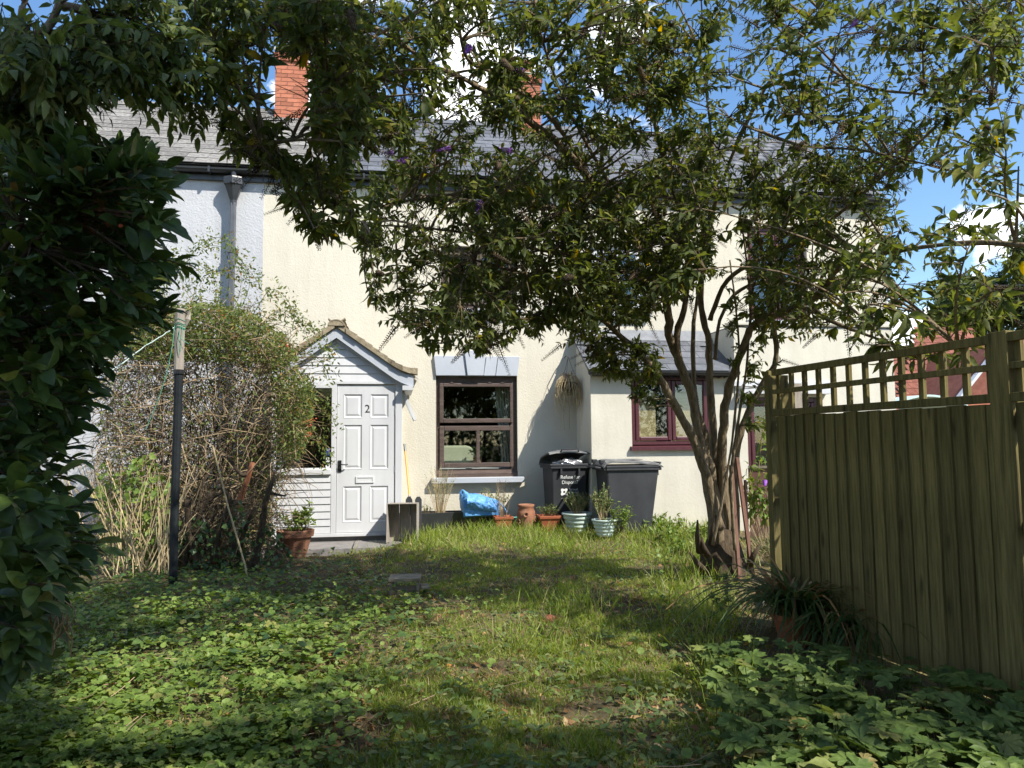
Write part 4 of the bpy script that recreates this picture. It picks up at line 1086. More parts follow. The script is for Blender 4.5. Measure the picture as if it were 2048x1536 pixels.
# big terracotta pot by the porch
c = (-1.185, 9.36, float(zg(-1.185, 9.36))-.0)
t = thing('terracotta_pot', 'big terracotta pot with a leafy shrub left of the white door', 'pot', c, 'plant pots')
MB().lathe([(.125, 0), (.19, .24), (.19, .245), (.215, .25), (.225, .325), (.205, .33), (.19, .28)], c, 28).build('pot', 'terracotta', t, smooth=False)
soil_disc(t, (c[0], c[1], c[2]+.28), .195)
bush(t, (c[0], c[1], c[2]+.28), .24, .30, 26, 260, .075, 'ground_leaf', tmpl=T_LFT)
bush(t, (c[0]+.13, c[1], c[2]+.28), .07, .42, 7, 90, .07, 'ground_leaf', tmpl=T_LFT, low=.45)
# strawberry pot
c = (1.815, 10.3, float(zg(1.815, 10.3))-.02)
t = thing('strawberry_pot', 'tall terracotta strawberry pot with side holes between teal trough and square pot', 'pot', c, 'plant pots')
MB().lathe([(.075, 0), (.085, .02), (.115, .12), (.13, .22), (.125, .29), (.10, .335), (.115, .35), (.118, .38), (.10, .385), (.085, .36)], c, 24).build('pot', 'terracotta', t, smooth=True)
for th, z in ((-100, .25), (-35, .17), (-150, .15)):
    x = c[0]+.122*math.cos(R(th)); y = c[1]+.122*math.sin(R(th))
    hm = np.array(Matrix.Translation((x, y, c[2]+z)) @ Matrix.Rotation(R(th+90), 4, 'Z'))
    n = 12; V = []
    for rr, yy in ((.036, .01), (.034, -.018), (.024, -.016), (.02, .008)):
        for k in range(n): a = 2*math.pi*k/n; V.append((rr*math.cos(a), yy+(-.012 if math.sin(a) < 0 else 0), rr*math.sin(a)))
    MB(hm).add(V, [(i*n+k, i*n+(k+1) % n, (i+1)*n+(k+1) % n, (i+1)*n+k) for i in range(3) for k in range(n)]).build('pocket', 'terracotta', t)
    MB(hm).add([(.026*math.cos(2*math.pi*k/n), -.006, .026*math.sin(2*math.pi*k/n)) for k in range(n)], [tuple(range(n))]).build('pocket_soil', 'soil', t)
# square terracotta pots
def square_pot(label, c, wt, wb, h, m):
    t = thing('square_pot', label, 'pot', c, 'plant pots')
    x, y, z = c
    def ring(wd, zz): return [(x-wd, y-wd, z+zz), (x+wd, y-wd, z+zz), (x+wd, y+wd, z+zz), (x-wd, y+wd, z+zz)]
    V = ring(wb, 0)+ring(wt*.9, h*.82)+ring(wt, h*.84)+ring(wt*1.03, h)+ring(wt*.88, h)+ring(wt*.85, h*.85)
    Fs = [(3, 2, 1, 0)]+[(4*l+i, 4*l+(i+1) % 4, 4*l+4+(i+1) % 4, 4*l+4+i) for l in range(5) for i in range(4)]+[(20, 21, 22, 23)]
    MB().add(V, Fs).build('pot', m, t, bevel=.006)
    soil_disc(t, (x, y, z+h*.88), wt*.7)
    return t
c = (2.135, 10.3, float(zg(2.135, 10.3))-.03); t = square_pot('square red terracotta pot with a bushy succulent beside the strawberry pot', c, .155, .085, .25, 'terracotta_red')
bush(t, (c[0], c[1], c[2]+.22), .2, .2, 40, 420, .032, 'herb_leaf', tmpl=T_LFT)
c = (1.50, 10.38, float(zg(1.5, 10.38))-.04); t = square_pot('square brown pot of dry stems in front of the blue bag', c, .13, .085, .24, 'terracotta_red')
bush(t, (c[0], c[1], c[2]+.2), .17, .62, 22, 120, .022, 'dry_leaf', 'twig_tan', up=.8, low=.4)
# ribbed sage pots
def sage_pot(label, c, k=1.0):
    t = thing('ribbed_pot', label, 'pot', c, 'plant pots')
    pr = [(.12, 0)]
    for i in range(4):
        z = .01+i*.058; r0 = .125+i*.018
        pr += [(r0, z), (r0+.014, z+.018), (r0+.016, z+.036), (r0+.008, z+.052)]
    pr += [(.205, .245), (.215, .255), (.212, .275), (.195, .275), (.18, .23)]
    MB().lathe([(a*k, b*k) for a, b in pr], c, 28).build('pot', 'sage_plastic', t, smooth=True)
    soil_disc(t, (c[0], c[1], c[2]+.235*k), .185*k)
    return t
c = (2.51, 10.16, float(zg(2.51, 10.16))+.0); t = sage_pot('pale sage ribbed pot with grassy herb in front of the refuse bin', c)
bush(t, (c[0], c[1], c[2]+.23), .2, .36, 110, 700, .04, 'herb_leaf', 'straw', tmpl=T_LFT, up=1.6, stemr=.002)
c = (at(1209, 1030, 9.45)[0], 9.45, float(zg(2.75, 9.45))+.02); t = sage_pot('smaller pale sage ribbed pot half hidden by weeds at the corner', c, .80)
bush(t, (c[0]-.02, c[1], c[2]+.2), .17, .50, 40, 600, .045, 'herb_leaf', 'straw', tmpl=T_LFT, up=1.2)
bush(t, (c[0]+.16, c[1]-.06, c[2]+.05), .22, .42, 40, 500, .05, 'ground_leaf', tmpl=T_LFT, up=.4)
# black trough
ctr = (.95, 10.78, float(zg(.95, 10.78)))
t = thing('black_trough', 'long black plastic trough planter under the window sill', 'planter', ctr, 'trough planters')
def trough(t, x0, x1, y0, y1, z0, z1, m, e=.02):
    MB().add([(x0+e, y0+e, z0), (x1-e, y0+e, z0), (x1-e, y1-e, z0), (x0+e, y1-e, z0), (x0, y0, z1), (x1, y0, z1), (x1, y1, z1), (x0, y1, z1), (x0+.015, y0+.015, z1), (x1-.015, y0+.015, z1), (x1-.015, y1-.015, z1), (x0+.015, y1-.015, z1), (x0+.02, y0+.02, z1-.03), (x1-.02, y0+.02, z1-.03), (x1-.02, y1-.02, z1-.03), (x0+.02, y1-.02, z1-.03)],
             [(3, 2, 1, 0)]+[(4*l+i, 4*l+(i+1) % 4, 4*l+4+(i+1) % 4, 4*l+4+i) for l in range(3) for i in range(4)]).build('tub', m, t, bevel=.005)
    mb = MB(); n = 24; V = []; Fs = []
    for i in range(n+1):
        for j in range(4): V.append((x0+.02+(x1-x0-.04)*i/n, y0+.02+(y1-y0-.04)*j/3, z1-.03+random.uniform(0, .03)))
    for i in range(n):
        for j in range(3): Fs.append((i*4+j, (i+1)*4+j, (i+1)*4+j+1, i*4+j+1))
    mb.add(V, Fs).build('soil', 'soil', t)
    MB().frame(0, 0, 0, 0, 0, 0, 0) if False else None
trough(t, .33, 1.62, 10.63, 10.95, ctr[2], ctr[2]+.29, 'black_plastic')
bush(t, (.64, 10.74, ctr[2]+.27), .26, .78, 70, 900, .022, 'herb_leaf', 'straw', up=1.0, stemr=.0025)
bush(t, (.45, 10.78, ctr[2]+.27), .09, .12, 12, 60, .04, 'rose_leaf')
bush(t, (1.42, 10.82, ctr[2]+.27), .26, .36, 70, 420, .035, 'herb_leaf', 'straw', up=1.4)
# teal trough
c = (1.85, 10.52, float(zg(1.85, 10.52))-.03)
t = thing('teal_trough', 'low teal plastic trough behind the strawberry pot', 'planter', c, 'trough planters')
trough(t, 1.53, 2.17, 10.42, 10.62, c[2], c[2]+.215, 'teal_plastic', .03)
box('rim', 'teal_plastic', t, 1.52, 2.18, 10.405, 10.418, c[2]+.185, c[2]+.22)
# blue woven bag slumped on the trough
from mathutils import noise as mnoise
V = []; Fs = []
prof = [(.97, .25), (.94, .36), (.92, .50), (.915, .59), (.945, .625), (.99, .605), (1.06, .585), (1.15, .56), (1.24, .54), (1.33, .515), (1.42, .49), (1.47, .45), (1.485, .36), (1.46, .25), (1.3, .25), (1.13, .25)]
lay = 12; n = len(prof)
for j in range(lay+1):
    tt = j/lay; y = 10.50+.30*tt; inf = math.sin(math.pi*(.10+.80*tt))**.5
    for i, (x, z) in enumerate(prof):
        xx = 1.2+(x-1.2)*(.78+.22*inf); zz = .36+(z-.36)*(.70+.30*inf)+.02
        q = mnoise.noise_vector(Vector((xx*9, y*9, zz*9)))*.028+mnoise.noise_vector(Vector((xx*24, y*24, zz*24)))*.012
        V.append((xx+q[0], y+q[1], zz+q[2]))
for j in range(lay):
    for i in range(n): Fs.append((j*n+i, j*n+(i+1) % n, (j+1)*n+(i+1) % n, (j+1)*n+i))
Fs += [tuple(range(n-1, -1, -1)), tuple(lay*n+i for i in range(n))]
bag = thing('blue_bag', 'crumpled bright blue woven plastic bag lying on the black trough', 'bag', (1.2, 10.62, .3))
MB().add(V, Fs).build('body', 'blue_bag', bag)
# flap: crumpled sheet over the front
V = []; Fs = []; nx_, nz_ = 24, 12
for i in range(nx_+1):
    for j in range(nz_+1):
        u = i/nx_; v = j/nz_; x = 1.0+.42*u; zt_ = .60-.10*u; z = zt_-.20*v*(1-.15*u)
        q = mnoise.noise_vector(Vector((x*11, 3.0, z*11)))*.03+mnoise.noise_vector(Vector((x*30, 7.0, z*30)))*.012
        V.append((x+q[0]*.4, 10.462-.05*math.sin(math.pi*v)+q[1], z+q[2]*.4))
for i in range(nx_):
    for j in range(nz_): a = i*(nz_+1)+j; Fs.append((a, a+1, a+nz_+2, a+nz_+1))
MB().add(V, Fs).build('flap', 'blue_bag', bag)
MB().tube(bez(np.array([.95, 10.52, .60]), np.array([.93, 10.44, .72]), np.array([.985, 10.49, .57]), 8), .012, 5).build('handle', 'blue_bag', bag)
MB().tube(bez(np.array([1.43, 10.5, .5]), np.array([1.52, 10.44, .42]), np.array([1.56, 10.44, .33]), 6), .012, 4).build('handle', 'blue_bag', bag)
# wooden crate on its end
cz0 = float(zg(.1, 9.78))-.02
cm = np.array(Matrix.Translation((.105, 9.78, cz0)) @ Matrix.Rotation(R(-6), 4, 'Z') @ Matrix.Rotation(R(-5), 4, 'X'))
t = thing('wooden_crate', 'grey wooden slatted crate standing on end beside the porch door', 'crate', (.105, 9.78, cz0))
for k in range(3): MB(cm).box(-.19+k*.128, -.068+k*.128, .17, .182, .0, .53).build('slat', 'crate_wood', t, bevel=.003)
for x in (-.2, .182):
    for k in range(3): MB(cm).box(x, x+.012, -.14+k*.105, -.045+k*.105, .012, .518).build('side_board', 'crate_wood', t, bevel=.003)
for z in (0, .52): MB(cm).box(-.2, .194, -.14, .165, z-.012, z).build('end_board', 'crate_wood', t, bevel=.003)
for x in (-.062, .066): MB(cm).box(x, x+.006, .155, .168, .01, .51).build('divider', 'crate_wood', t)
# broom with orange handle
t = thing('orange_handled_rake', 'orange handled garden tool leaning on the wall beside the porch', 'garden tool', (.27, 10.2, .4))
A_ = at(809, 888, 10.95); B_ = np.array([.26, 10.22, .0])
MB().tube([A_+(B_-A_)*.08, A_+(B_-A_)*.55], .0145, 8).build('handle', 'orange', t)
MB().tube([A_+(B_-A_)*.55, A_+(B_-A_)*.565], .018, 8).build('ferrule', 'black_plastic', t)
MB().tube([A_+(B_-A_)*.565, B_], .013, 8).build('lower_shaft', 'orange', t)
MB().tube([A_, A_+(B_-A_)*.08], .017, 8).build('grip', 'black_plastic', t)
# black picket edging pieces behind the crate
for i, (x, hh) in enumerate(((.19, .60), (.315, .60))):
    mb = MB().prism([(x-.045, -.05), (x+.045, -.05), (x+.045, hh-.04), (x+.02, hh), (x-.02, hh), (x-.045, hh-.04)], 10.14, 10.16)
    o = mb.build('picket', 'bin_body', None); tag(o, ['dark pointed picket left of the orange handle behind the crate', 'dark pointed picket right of the orange handle behind the crate'][i], 'picket', 'dark pickets behind the crate')
# hanging basket in the corner
hb_ = thing('hanging_basket', 'dried-up hanging basket trailing brown stems in the wall corner', 'hanging basket', (2.6, 10.95, 2.2))
hc = np.array([2.60, 10.93, 2.22])
MB().lathe([(.02, -.16), (.10, -.13), (.145, -.05), (.15, 0), (.13, 0)], hc, 18).build('basket', 'soil', hb_)
for k in range(3):
    a_ = 2*math.pi*k/3; MB().tube([hc+np.array([.145*math.cos(a_), .145*math.sin(a_), 0]), hc+np.array([0, 0, .38])], .003, 4).build('chain', 'black_iron', hb_)
MB().tube([hc+np.array([0, 0, .38]), hc+np.array([0, .14, .42]), hc+np.array([0, .265, .40])], .008, 5).build('bracket', 'black_iron', hb_)
mb = MB()
for k in range(150):
    th = rng.uniform(0, 6.28); a_ = hc+np.array([.12*math.cos(th), .12*math.sin(th), rng.uniform(0, .1)])
    ln = rng.uniform(.15, .5) if k > 6 else rng.uniform(.6, .85)
    b_ = a_+np.array([.14*math.cos(th), .14*math.sin(th), -ln*.5]); c_ = a_+np.array([.05*math.cos(th)+rng.normal(0, .03), .05*math.sin(th)+rng.normal(0, .03)-.02, -ln])
    mb.tube(bez(a_, b_, c_, 5), .0028, 3, False)
mb.build('dry_stems', 'straw', hb_)
bush(hb_, (2.6, 10.93, 2.2), .16, .22, 30, 240, .03, 'dry_leaf', 'straw', up=-.2)
bush(hb_, (2.6, 10.9, 2.02), .13, .1, 30, 200, .025, 'herb_leaf', 'straw', up=-.8)

# ------------------------------------------------------------------ clothes post, rope
t = thing('clothes_post', 'clothes line post, weathered wood on top, black paint below', 'post', (-2.07, 7.55, 0))
pt = at(359, 618, 7.55)
pm = np.array([-2.07, 7.55, -.2])
zj = at(354, 742, 7.55)[2]
mb = MB(); mb.tube([(-2.072, 7.55, zj), (-2.072, 7.55, zj+.3), (-2.072, 7.55, pt[2]-.01), (-2.072, 7.55, pt[2])], [.046, .046, .047, .040], 10); mb.build('timber_top', 'post_wood', t)
MB().tube([(-2.07, 7.55, -.2), (-2.075, 7.55, .5), (-2.07, 7.55, zj-.002)], [.040, .040, .040], 10).build('painted_shaft', 'post_paint', t)
MB().tube([(-2.07, 7.55, zj-.03), (-2.07, 7.55, zj+.012)], .050, 10).build('collar', 'black_iron', t)
MB().tube([(-2.05, 7.55, pt[2]-.25), (-2.0, 7.56, pt[2]-.10), (-1.995, 7.56, pt[2]-.02)], [.02, .028, .02], 6).build('cleat', 'post_wood', t)
# knotted green cord and the washing line
mb = MB(); zk = pt[2]-.12
for k in range(5):
    zz = zk-.02*k+rng.uniform(-.01, .01); mb.tube([(-2.072+.05*math.cos(a_), 7.55+.05*math.sin(a_), zz+.01*math.sin(3*a_)) for a_ in np.linspace(0, 6.28, 13)], .003, 4, False)
for k in range(3):
    a_ = np.array([-2.04+rng.normal(0, .02), 7.50, zk-.05]); mb.tube(bez(a_, a_+np.array([rng.normal(0, .05), -.02, -.12]), a_+np.array([rng.normal(0, .04), -.01, -.25+rng.normal(0, .06)]), 6), .003, 4, False)
a_ = np.array([-2.11, 7.51, zk-.05]); mb.tube(bez(a_, a_+np.array([-.02, 0, -.5]), a_+np.array([-.25, .05, -1.0]), 12), .0035, 4, False)
o = mb.build('green_cord', 'rope_green', None); tag(o, 'knotted green cord tied round the clothes post', 'cord')
P = [(352, 652, 7.5), (330, 668, 7.0), (290, 692, 6.2), (235, 733, 5.4), (180, 770, 4.8), (130, 790, 4.4), (60, 806, 4.0), (0, 819, 3.7), (-120, 845, 3.3)]
pts = [pd(x, y, d) for x, y, d in P]; fine = []
for i in range(len(pts)-1):
    for k in range(6): fine.append(pts[i]+(pts[i+1]-pts[i])*k/6+rv(.0025))
o = MB().tube(fine+[pts[-1]], .0042, 5, False).build('washing_line', 'rope_pale', None); tag(o, 'pale green washing line sagging out of the picture on the left', 'line')

# ------------------------------------------------------------------ small box step on the lawn
sx = gz(812, 1192, 0.0); sm_ = np.array(Matrix.Translation((sx[0], sx[1], float(zg(sx[0], sx[1])))) @ Matrix.Rotation(R(-4), 4, 'Z'))
t = thing('wooden_step', 'low weathered wooden box step sitting in the middle of the lawn', 'step', tuple(sm_[:3, 3]))
for k in range(2): MB(sm_).box(-.15, .125, -.03+k*.125, .09+k*.125, .135, .158).build('plank', 'old_wood', t, bevel=.003)
MB(sm_).box(-.14, -.115, -.01, .2, -.03, .134).build('side', 'old_wood', t); MB(sm_).box(.09, .115, -.01, .2, -.03, .134).build('side', 'old_wood', t)
MB(sm_).box(-.112, .088, .02, .04, -.03, .09).build('back', 'old_wood', t)
MB(sm_ @ np.array(Matrix.Rotation(R(8), 4, 'Z'))).box(.128, .2, -.07, .12, .07, .085).build('loose_board', 'old_wood', t)
# broken bits
p = gz(1100, 1232, .03); o = lump('broken_brick', 'brick', None, (p[0], p[1], float(zg(p[0], p[1]))+.02), .05, 5, .15, (1.2, .7, .7), 6); tag(o, 'small broken pinkish brick lying in the grass', 'brick')
p = gz(1545, 1215, .0); o = lump('rounded_stone', 'stone', None, (p[0]-.02, p[1], .03), .12, 8, .08, (1, .9, .75), 10); tag(o, 'grey rounded stone at the foot of the fence by the strappy plant', 'stone')
#@@PART3
# ------------------------------------------------------------------ the big buddleia
def poly3(pts):                      # (px,py,depth,radius) -> smooth polyline with radii
    P = np.array([pd(a, b, c) for a, b, c, r in pts]); r = np.array([p[3] for p in pts]); out_p = []; out_r = []
    for i in range(len(P)-1):
        p0, p1, p2, p3 = P[max(0, i-1)], P[i], P[i+1], P[min(len(P)-1, i+2)]
        for k in range(5):
            t = k/5
            q = .5*((2*p1)+(-p0+p2)*t+(2*p0-5*p1+4*p2-p3)*t*t+(-p0+3*p1-3*p2+p3)*t**3)
            out_p.append(q); out_r.append(r[i]+(r[i+1]-r[i])*t)
    out_p.append(P[-1]); out_r.append(r[-1])
    return np.array(out_p), np.array(out_r)
BR = [
 [(1445, 1120, 6.95, .13), (1418, 980, 6.85, .07), (1395, 900, 6.75, .056), (1345, 800, 6.6, .048), (1300, 730, 6.5, .044), (1250, 680, 6.4, .036), (1180, 620, 6.2, .026), (1080, 560, 6.0, .016), (950, 520, 5.8, .008)],
 [(1450, 1120, 7.0, .13), (1425, 960, 7.0, .075), (1400, 850, 6.95, .06), (1365, 740, 6.9, .058), (1340, 680, 6.8, .055), (1335, 620, 6.7, .05), (1315, 540, 6.5, .048), (1270, 455, 6.3, .046), (1214, 400, 6.1, .046), (1128, 297, 5.8, .042), (1043, 232, 5.5, .032), (957, 174, 5.2, .024), (872, 137, 4.9, .017), (790, 150, 4.6, .012), (720, 170, 4.4, .009), (660, 200, 4.2, .006)],
 [(1462, 1120, 7.0, .13), (1445, 950, 7.0, .07), (1447, 850, 6.9, .058), (1462, 760, 6.8, .052), (1488, 690, 6.6, .047), (1510, 648, 6.5, .045), (1570, 622, 6.3, .044), (1640, 590, 6.0, .038), (1668, 545, 5.8, .034), (1705, 522, 5.6, .030), (1800, 500, 5.2, .024), (1950, 485, 4.7, .018), (2070, 492, 4.4, .013)],
 [(1470, 1120, 7.05, .11), (1468, 930, 7.0, .055), (1490, 840, 6.95, .046), (1530, 760, 6.9, .04), (1552, 720, 6.85, .034), (1546, 640, 6.8, .028), (1530, 540, 6.7, .02), (1510, 400, 6.5, .012), (1520, 250, 6.2, .007)],
 [(1445, 1080, 7.1, .10), (1432, 930, 7.1, .06), (1422, 800, 7.05, .05), (1418, 690, 7.0, .045), (1402, 600, 6.9, .04), (1410, 480, 6.7, .032), (1440, 380, 6.5, .024), (1490, 250, 6.2, .018), (1560, 130, 5.9, .013), (1640, 20, 5.6, .009), (1700, -80, 5.4, .006)],
 [(1435, 1060, 6.9, .09), (1402, 900, 6.9, .055), (1382, 790, 6.85, .048), (1352, 690, 6.8, .045), (1372, 600, 6.7, .036), (1372, 470, 6.5, .028), (1335, 350, 6.2, .02), (1305, 220, 5.9, .015), (1290, 80, 5.6, .011), (1300, -60, 5.3, .007)],
 [(1190, 375, 6.0, .026), (1110, 245, 5.7, .02), (1000, 155, 5.3, .015), (934, 116, 5.0, .012), (916, 20, 4.8, .009), (905, -70, 4.6, .006)],
 [(1420, 640, 6.9, .036), (1455, 560, 6.7, .028), (1530, 515, 6.5, .022), (1620, 470, 6.2, .018), (1700, 410, 5.9, .015), (1800, 320, 5.6, .012), (1900, 225, 5.3, .009), (2000, 120, 5.0, .007), (2080, 40, 4.8, .005)],
 [(1390, 560, 6.8, .028), (1280, 490, 6.5, .021), (1180, 430, 6.2, .016), (1000, 400, 5.8, .012), (880, 390, 5.5, .009), (760, 415, 5.2, .006)],
 [(1330, 580, 6.6, .026), (1200, 520, 6.3, .018), (1080, 500, 6.0, .014), (950, 470, 5.7, .01), (840, 455, 5.5, .008), (730, 450, 5.3, .005)],
 [(1270, 455, 6.3, .022), (1180, 300, 5.9, .016), (1120, 180, 5.5, .012), (1080, 60, 5.2, .009), (1060, -60, 5.0, .006)],
 [(1470, 1100, 6.7, .016), (1462, 960, 6.65, .015), (1478, 830, 6.6, .014), (1492, 740, 6.6, .012), (1500, 600, 6.5, .010), (1480, 420, 6.3, .007)],
 [(1425, 1090, 6.65, .018), (1452, 960, 6.6, .012), (1470, 830, 6.6, .011), (1478, 690, 6.6, .009), (1460, 520, 6.5, .006)],
 [(1430, 720, 7.2, .03), (1440, 640, 7.2, .026), (1480, 580, 7.1, .022), (1560, 560, 7.0, .016), (1640, 560, 6.8, .01)],
 [(1400, 860, 7.2, .03), (1385, 700, 7.2, .028), (1400, 560, 7.1, .022), (1430, 400, 6.9, .016), (1420, 250, 6.6, .011), (1400, 100, 6.3, .008)],
 [(1600, 610, 6.1, .02), (1680, 650, 5.6, .014), (1760, 680, 5.1, .009), (1850, 720, 4.6, .006)],
 [(1705, 522, 5.6, .016), (1780, 560, 5.2, .011), (1850, 640, 4.8, .007), (1920, 700, 4.4, .005)],
 [(660, 200, 4.2, .006), (600, 270, 4.0, .005), (520, 290, 3.8, .004)],
 [(872, 137, 4.9, .014), (760, 60, 4.6, .012), (640, 20, 4.3, .010), (500, 10, 4.0, .007), (390, 50, 3.8, .005)],
 [(760, 60, 4.6, .011), (690, 150, 4.4, .010), (650, 260, 4.3, .008), (620, 380, 4.2, .005)],
 [(1600, 100, 6.0, .012), (1720, 170, 5.5, .010), (1850, 190, 5.1, .008), (1980, 210, 4.8, .005)],
 [(1490, 250, 6.2, .014), (1600, 290, 5.8, .011), (1720, 300, 5.4, .008), (1860, 330, 5.0, .005)],
]
tree = thing('buddleia_tree', 'large multi-stemmed buddleia arching over the lawn from beside the fence', 'tree', (3.2, 7.0, 0))
SK = []; SR = []
for i, b in enumerate(BR):
    P, r = poly3(b); r = r*np.where(r > .02, .72, 1.0); SK.append(P); SR.append(r)
    o = MB().tube(P+rng.normal(size=P.shape)*r[:, None]*.12, list(r*rng.uniform(.92, 1.1, len(r))), 9 if r[0] > .03 else 6, True, .10).build('trunk' if i < 6 else 'limb', 'bark', tree, smooth=True)
# gnarled stump with snags
sp = [pd(1462, 1195, 6.95), pd(1450, 1150, 6.95), pd(1445, 1110, 6.95), pd(1450, 1060, 7.0)]
sp[0][2] = -.1
mb = MB(); mb.tube([sp[0], sp[0]*.5+sp[1]*.5, sp[1], sp[2], sp[3]], [.30, .26, .23, .19, .12], 14, True, .14)
for (a, b_, c, d) in ((1400, 1105, 1395, 1040), (1415, 1110, 1404, 1075), (1425, 1090, 1432, 1030), (1408, 1140, 1380, 1105), (1500, 1130, 1520, 1090)):
    mb.tube([pd(a, b_, 6.8), pd((a+c)/2-3, (b_+d)/2, 6.75), pd(c, d, 6.75)], [.035, .022, .008], 6, True, .15)
mb.build('stump', 'bark_dark', tree, smooth=True)

SKP = np.concatenate(SK); SRR = np.concatenate(SR)
def grow(tips, SKP, bias=.35, arch=.10, rad=.0055, nseg=7, minr=0.0):
    """twigs from the nearest limb to every tip; returns list of polylines"""
    tw = []
    for tip in tips:
        d = SKP-tip; dd = np.linalg.norm(d, axis=1)+bias*np.clip(d[:, 2], 0, None)*2
        j = int(np.argmin(dd)); a = SKP[j]; ln = np.linalg.norm(tip-a)
        mid = (a+tip)/2+np.array([0, 0, arch*ln])+rv(.07*ln)
        tw.append(bez(a, mid, tip, nseg))
    return tw
def tips_in(regs):
    o = []
    for poly, d0, d1, n in regs:
        for x, y in sample_poly(poly, n): o.append(pd(x, y, rng.uniform(d0, d1)))
    return o
REG = [
 ([(730, 380), (760, 290), (900, 240), (1080, 200), (1350, 130), (1450, 300), (1430, 560), (1300, 640), (1150, 690), (1000, 690), (860, 670), (740, 600), (700, 480)], 4.7, 6.9, 1150),
 ([(900, 380), (1420, 330), (1430, 560), (1300, 640), (1000, 650)], 5.2, 7.2, 760),
 ([(860, -40), (1130, -60), (1420, 80), (1350, 180), (1080, 230), (930, 250), (1010, 120)], 4.6, 6.2, 330),
 ([(830, 10), (1050, -10), (1070, 230), (880, 260)], 4.5, 5.8, 120),
 ([(700, 560), (1000, 640), (1060, 700), (900, 710), (760, 660)], 5.2, 6.2, 60),
 ([(630, -20), (900, -20), (890, 110), (860, 260), (760, 300), (650, 270), (625, 130)], 4.0, 5.4, 290),
 ([(1030, -80), (2060, -80), (2048, 130), (1850, 330), (1500, 450), (1380, 260), (1120, 110)], 4.6, 6.6, 600),
 ([(1460, 330), (1820, 300), (1800, 560), (1640, 690), (1520, 640)], 5.0, 6.9, 330),
 ([(1640, 500), (1800, 460), (2048, 500), (2048, 660), (1900, 740), (1720, 730)], 3.7, 5.2, 85),
 ([(1840, 30), (2060, 30), (2060, 480), (1860, 460)], 4.0, 5.4, 84),
 ([(1470, 420), (1640, 400), (1640, 640), (1490, 640)], 6.0, 7.0, 110),
 ([(1160, 660), (1330, 690), (1320, 770), (1190, 760)], 6.1, 6.8, 110),
 ([(1240, 770), (1350, 770), (1330, 830), (1260, 820)], 6.2, 6.5, 6),
 ([(1440, 560), (1580, 600), (1560, 760), (1545, 860), (1490, 850), (1450, 700)], 6.4, 7.1, 60),
 ([(400, -20), (545, -20), (540, 110), (500, 210), (440, 200), (400, 90)], 3.3, 4.3, 75),
 ([(540, -20), (640, -20), (640, 100), (545, 100)], 3.5, 4.5, 70),
 ([(625, 0), (740, 0), (760, 280), (700, 340), (630, 340), (620, 150)], 3.5, 4.6, 170),
 ([(550, 300), (720, 330), (710, 470), (690, 500), (610, 470), (555, 400)], 3.6, 4.4, 80),
 ([(430, 210), (570, 240), (580, 330), (450, 310)], 3.6, 4.2, 45),
]
# second-order branches first, so that twigs have something to spring from
sec = tips_in([(p, a, b, max(3, n//9)) for p, a, b, n in REG])
tw2 = grow(sec, SKP, arch=.12, nseg=9)
mb = MB()
for P in tw2: mb.tube(P, list(np.linspace(.011, .004, len(P))), 5, False)
mb.build('branches', 'bark', tree)['kind'] = 'stuff'
SK2 = np.concatenate([SKP[SRR < .03]]+[P[2:] for P in tw2])
tips = tips_in(REG)
tw = grow(tips, SK2, arch=.10)
mb = MB(); A_pos = []; A_dir = []; A_sc = []; spikes = []
for ti, P in enumerate(tw):
    mb.tube(P, list(np.linspace(.0048, .0018, len(P))), 3, False)
    ln = np.linalg.norm(np.diff(P, axis=0), axis=1).sum()
    n = int(np.clip(ln*.9/.045, 5, 15)); base = rng.uniform(.05, .11); dp_ = (P[-1]-CAM)@CF; pxx = 1024+F*((P[-1]-CAM)@CR)/dp_; base *= 1.2 if dp_ < 4.8 and pxx > 1600 else 1.0
    ph = rng.uniform(0, 6.28)
    for k in range(n):
        t = 1-.86*(k/n)**1.0*min(1, .9/ln if ln > .9 else 1); s = t*(len(P)-1); i = min(len(P)-2, int(s)); p = P[i]+(P[i+1]-P[i])*(s-i); tg = unit(P[i+1]-P[i])
        side = unit(np.cross(tg, unit(rv())));
        ang = ph+k*1.57; a = unit(np.cross(tg, np.array([.2, .1, 1.0]))); b = np.cross(tg, a)
        for sg in (1, -1):
            sd = sg*(math.cos(ang)*a+math.sin(ang)*b)
            d = tg*.55+sd*.8+np.array([0, 0, -.38])+rv(.35)
            A_pos.append(p); A_dir.append(d); A_sc.append(base*rng.uniform(.7, 1.2)*(.55+.45*min(1, (k+1)/4)))
    if rng.uniform() < (.2 if pxx > 1550 or dp_ < 4.4 else .10): spikes.append((P[-1], unit(unit(P[-1]-P[-2])*.8+np.array([0, 0, -.35])+rv(.3))))
# fine bare twigs through the crown
extra = tips_in([([(760, 300), (1400, 250), (1440, 560), (1200, 650), (800, 640)], 5.0, 6.9, 900), ([(1100, 50), (1900, 0), (1850, 330), (1450, 450)], 4.8, 6.6, 260), ([(400, 50), (760, 50), (740, 300), (500, 250)], 3.6, 4.6, 70)])
for P in grow(extra, SK2, arch=.04): mb.tube(P, list(np.linspace(.005, .0015, len(P))), 3, False)
mb.build('twigs', 'twig', tree)['kind'] = 'stuff'
A_pos = np.array(A_pos); A_dir = np.array(A_dir); nr = rng.normal(size=A_dir.shape)*.75+np.array([0, -.15, .8])
leaves(tree, T_BUD, frames(A_pos, A_dir, nr, np.array(A_sc)), 'buddleia_leaf', nparts=300, mass='crown')
print('buddleia leaves', len(A_pos), 'twigs', len(tw), 'spikes', len(spikes))
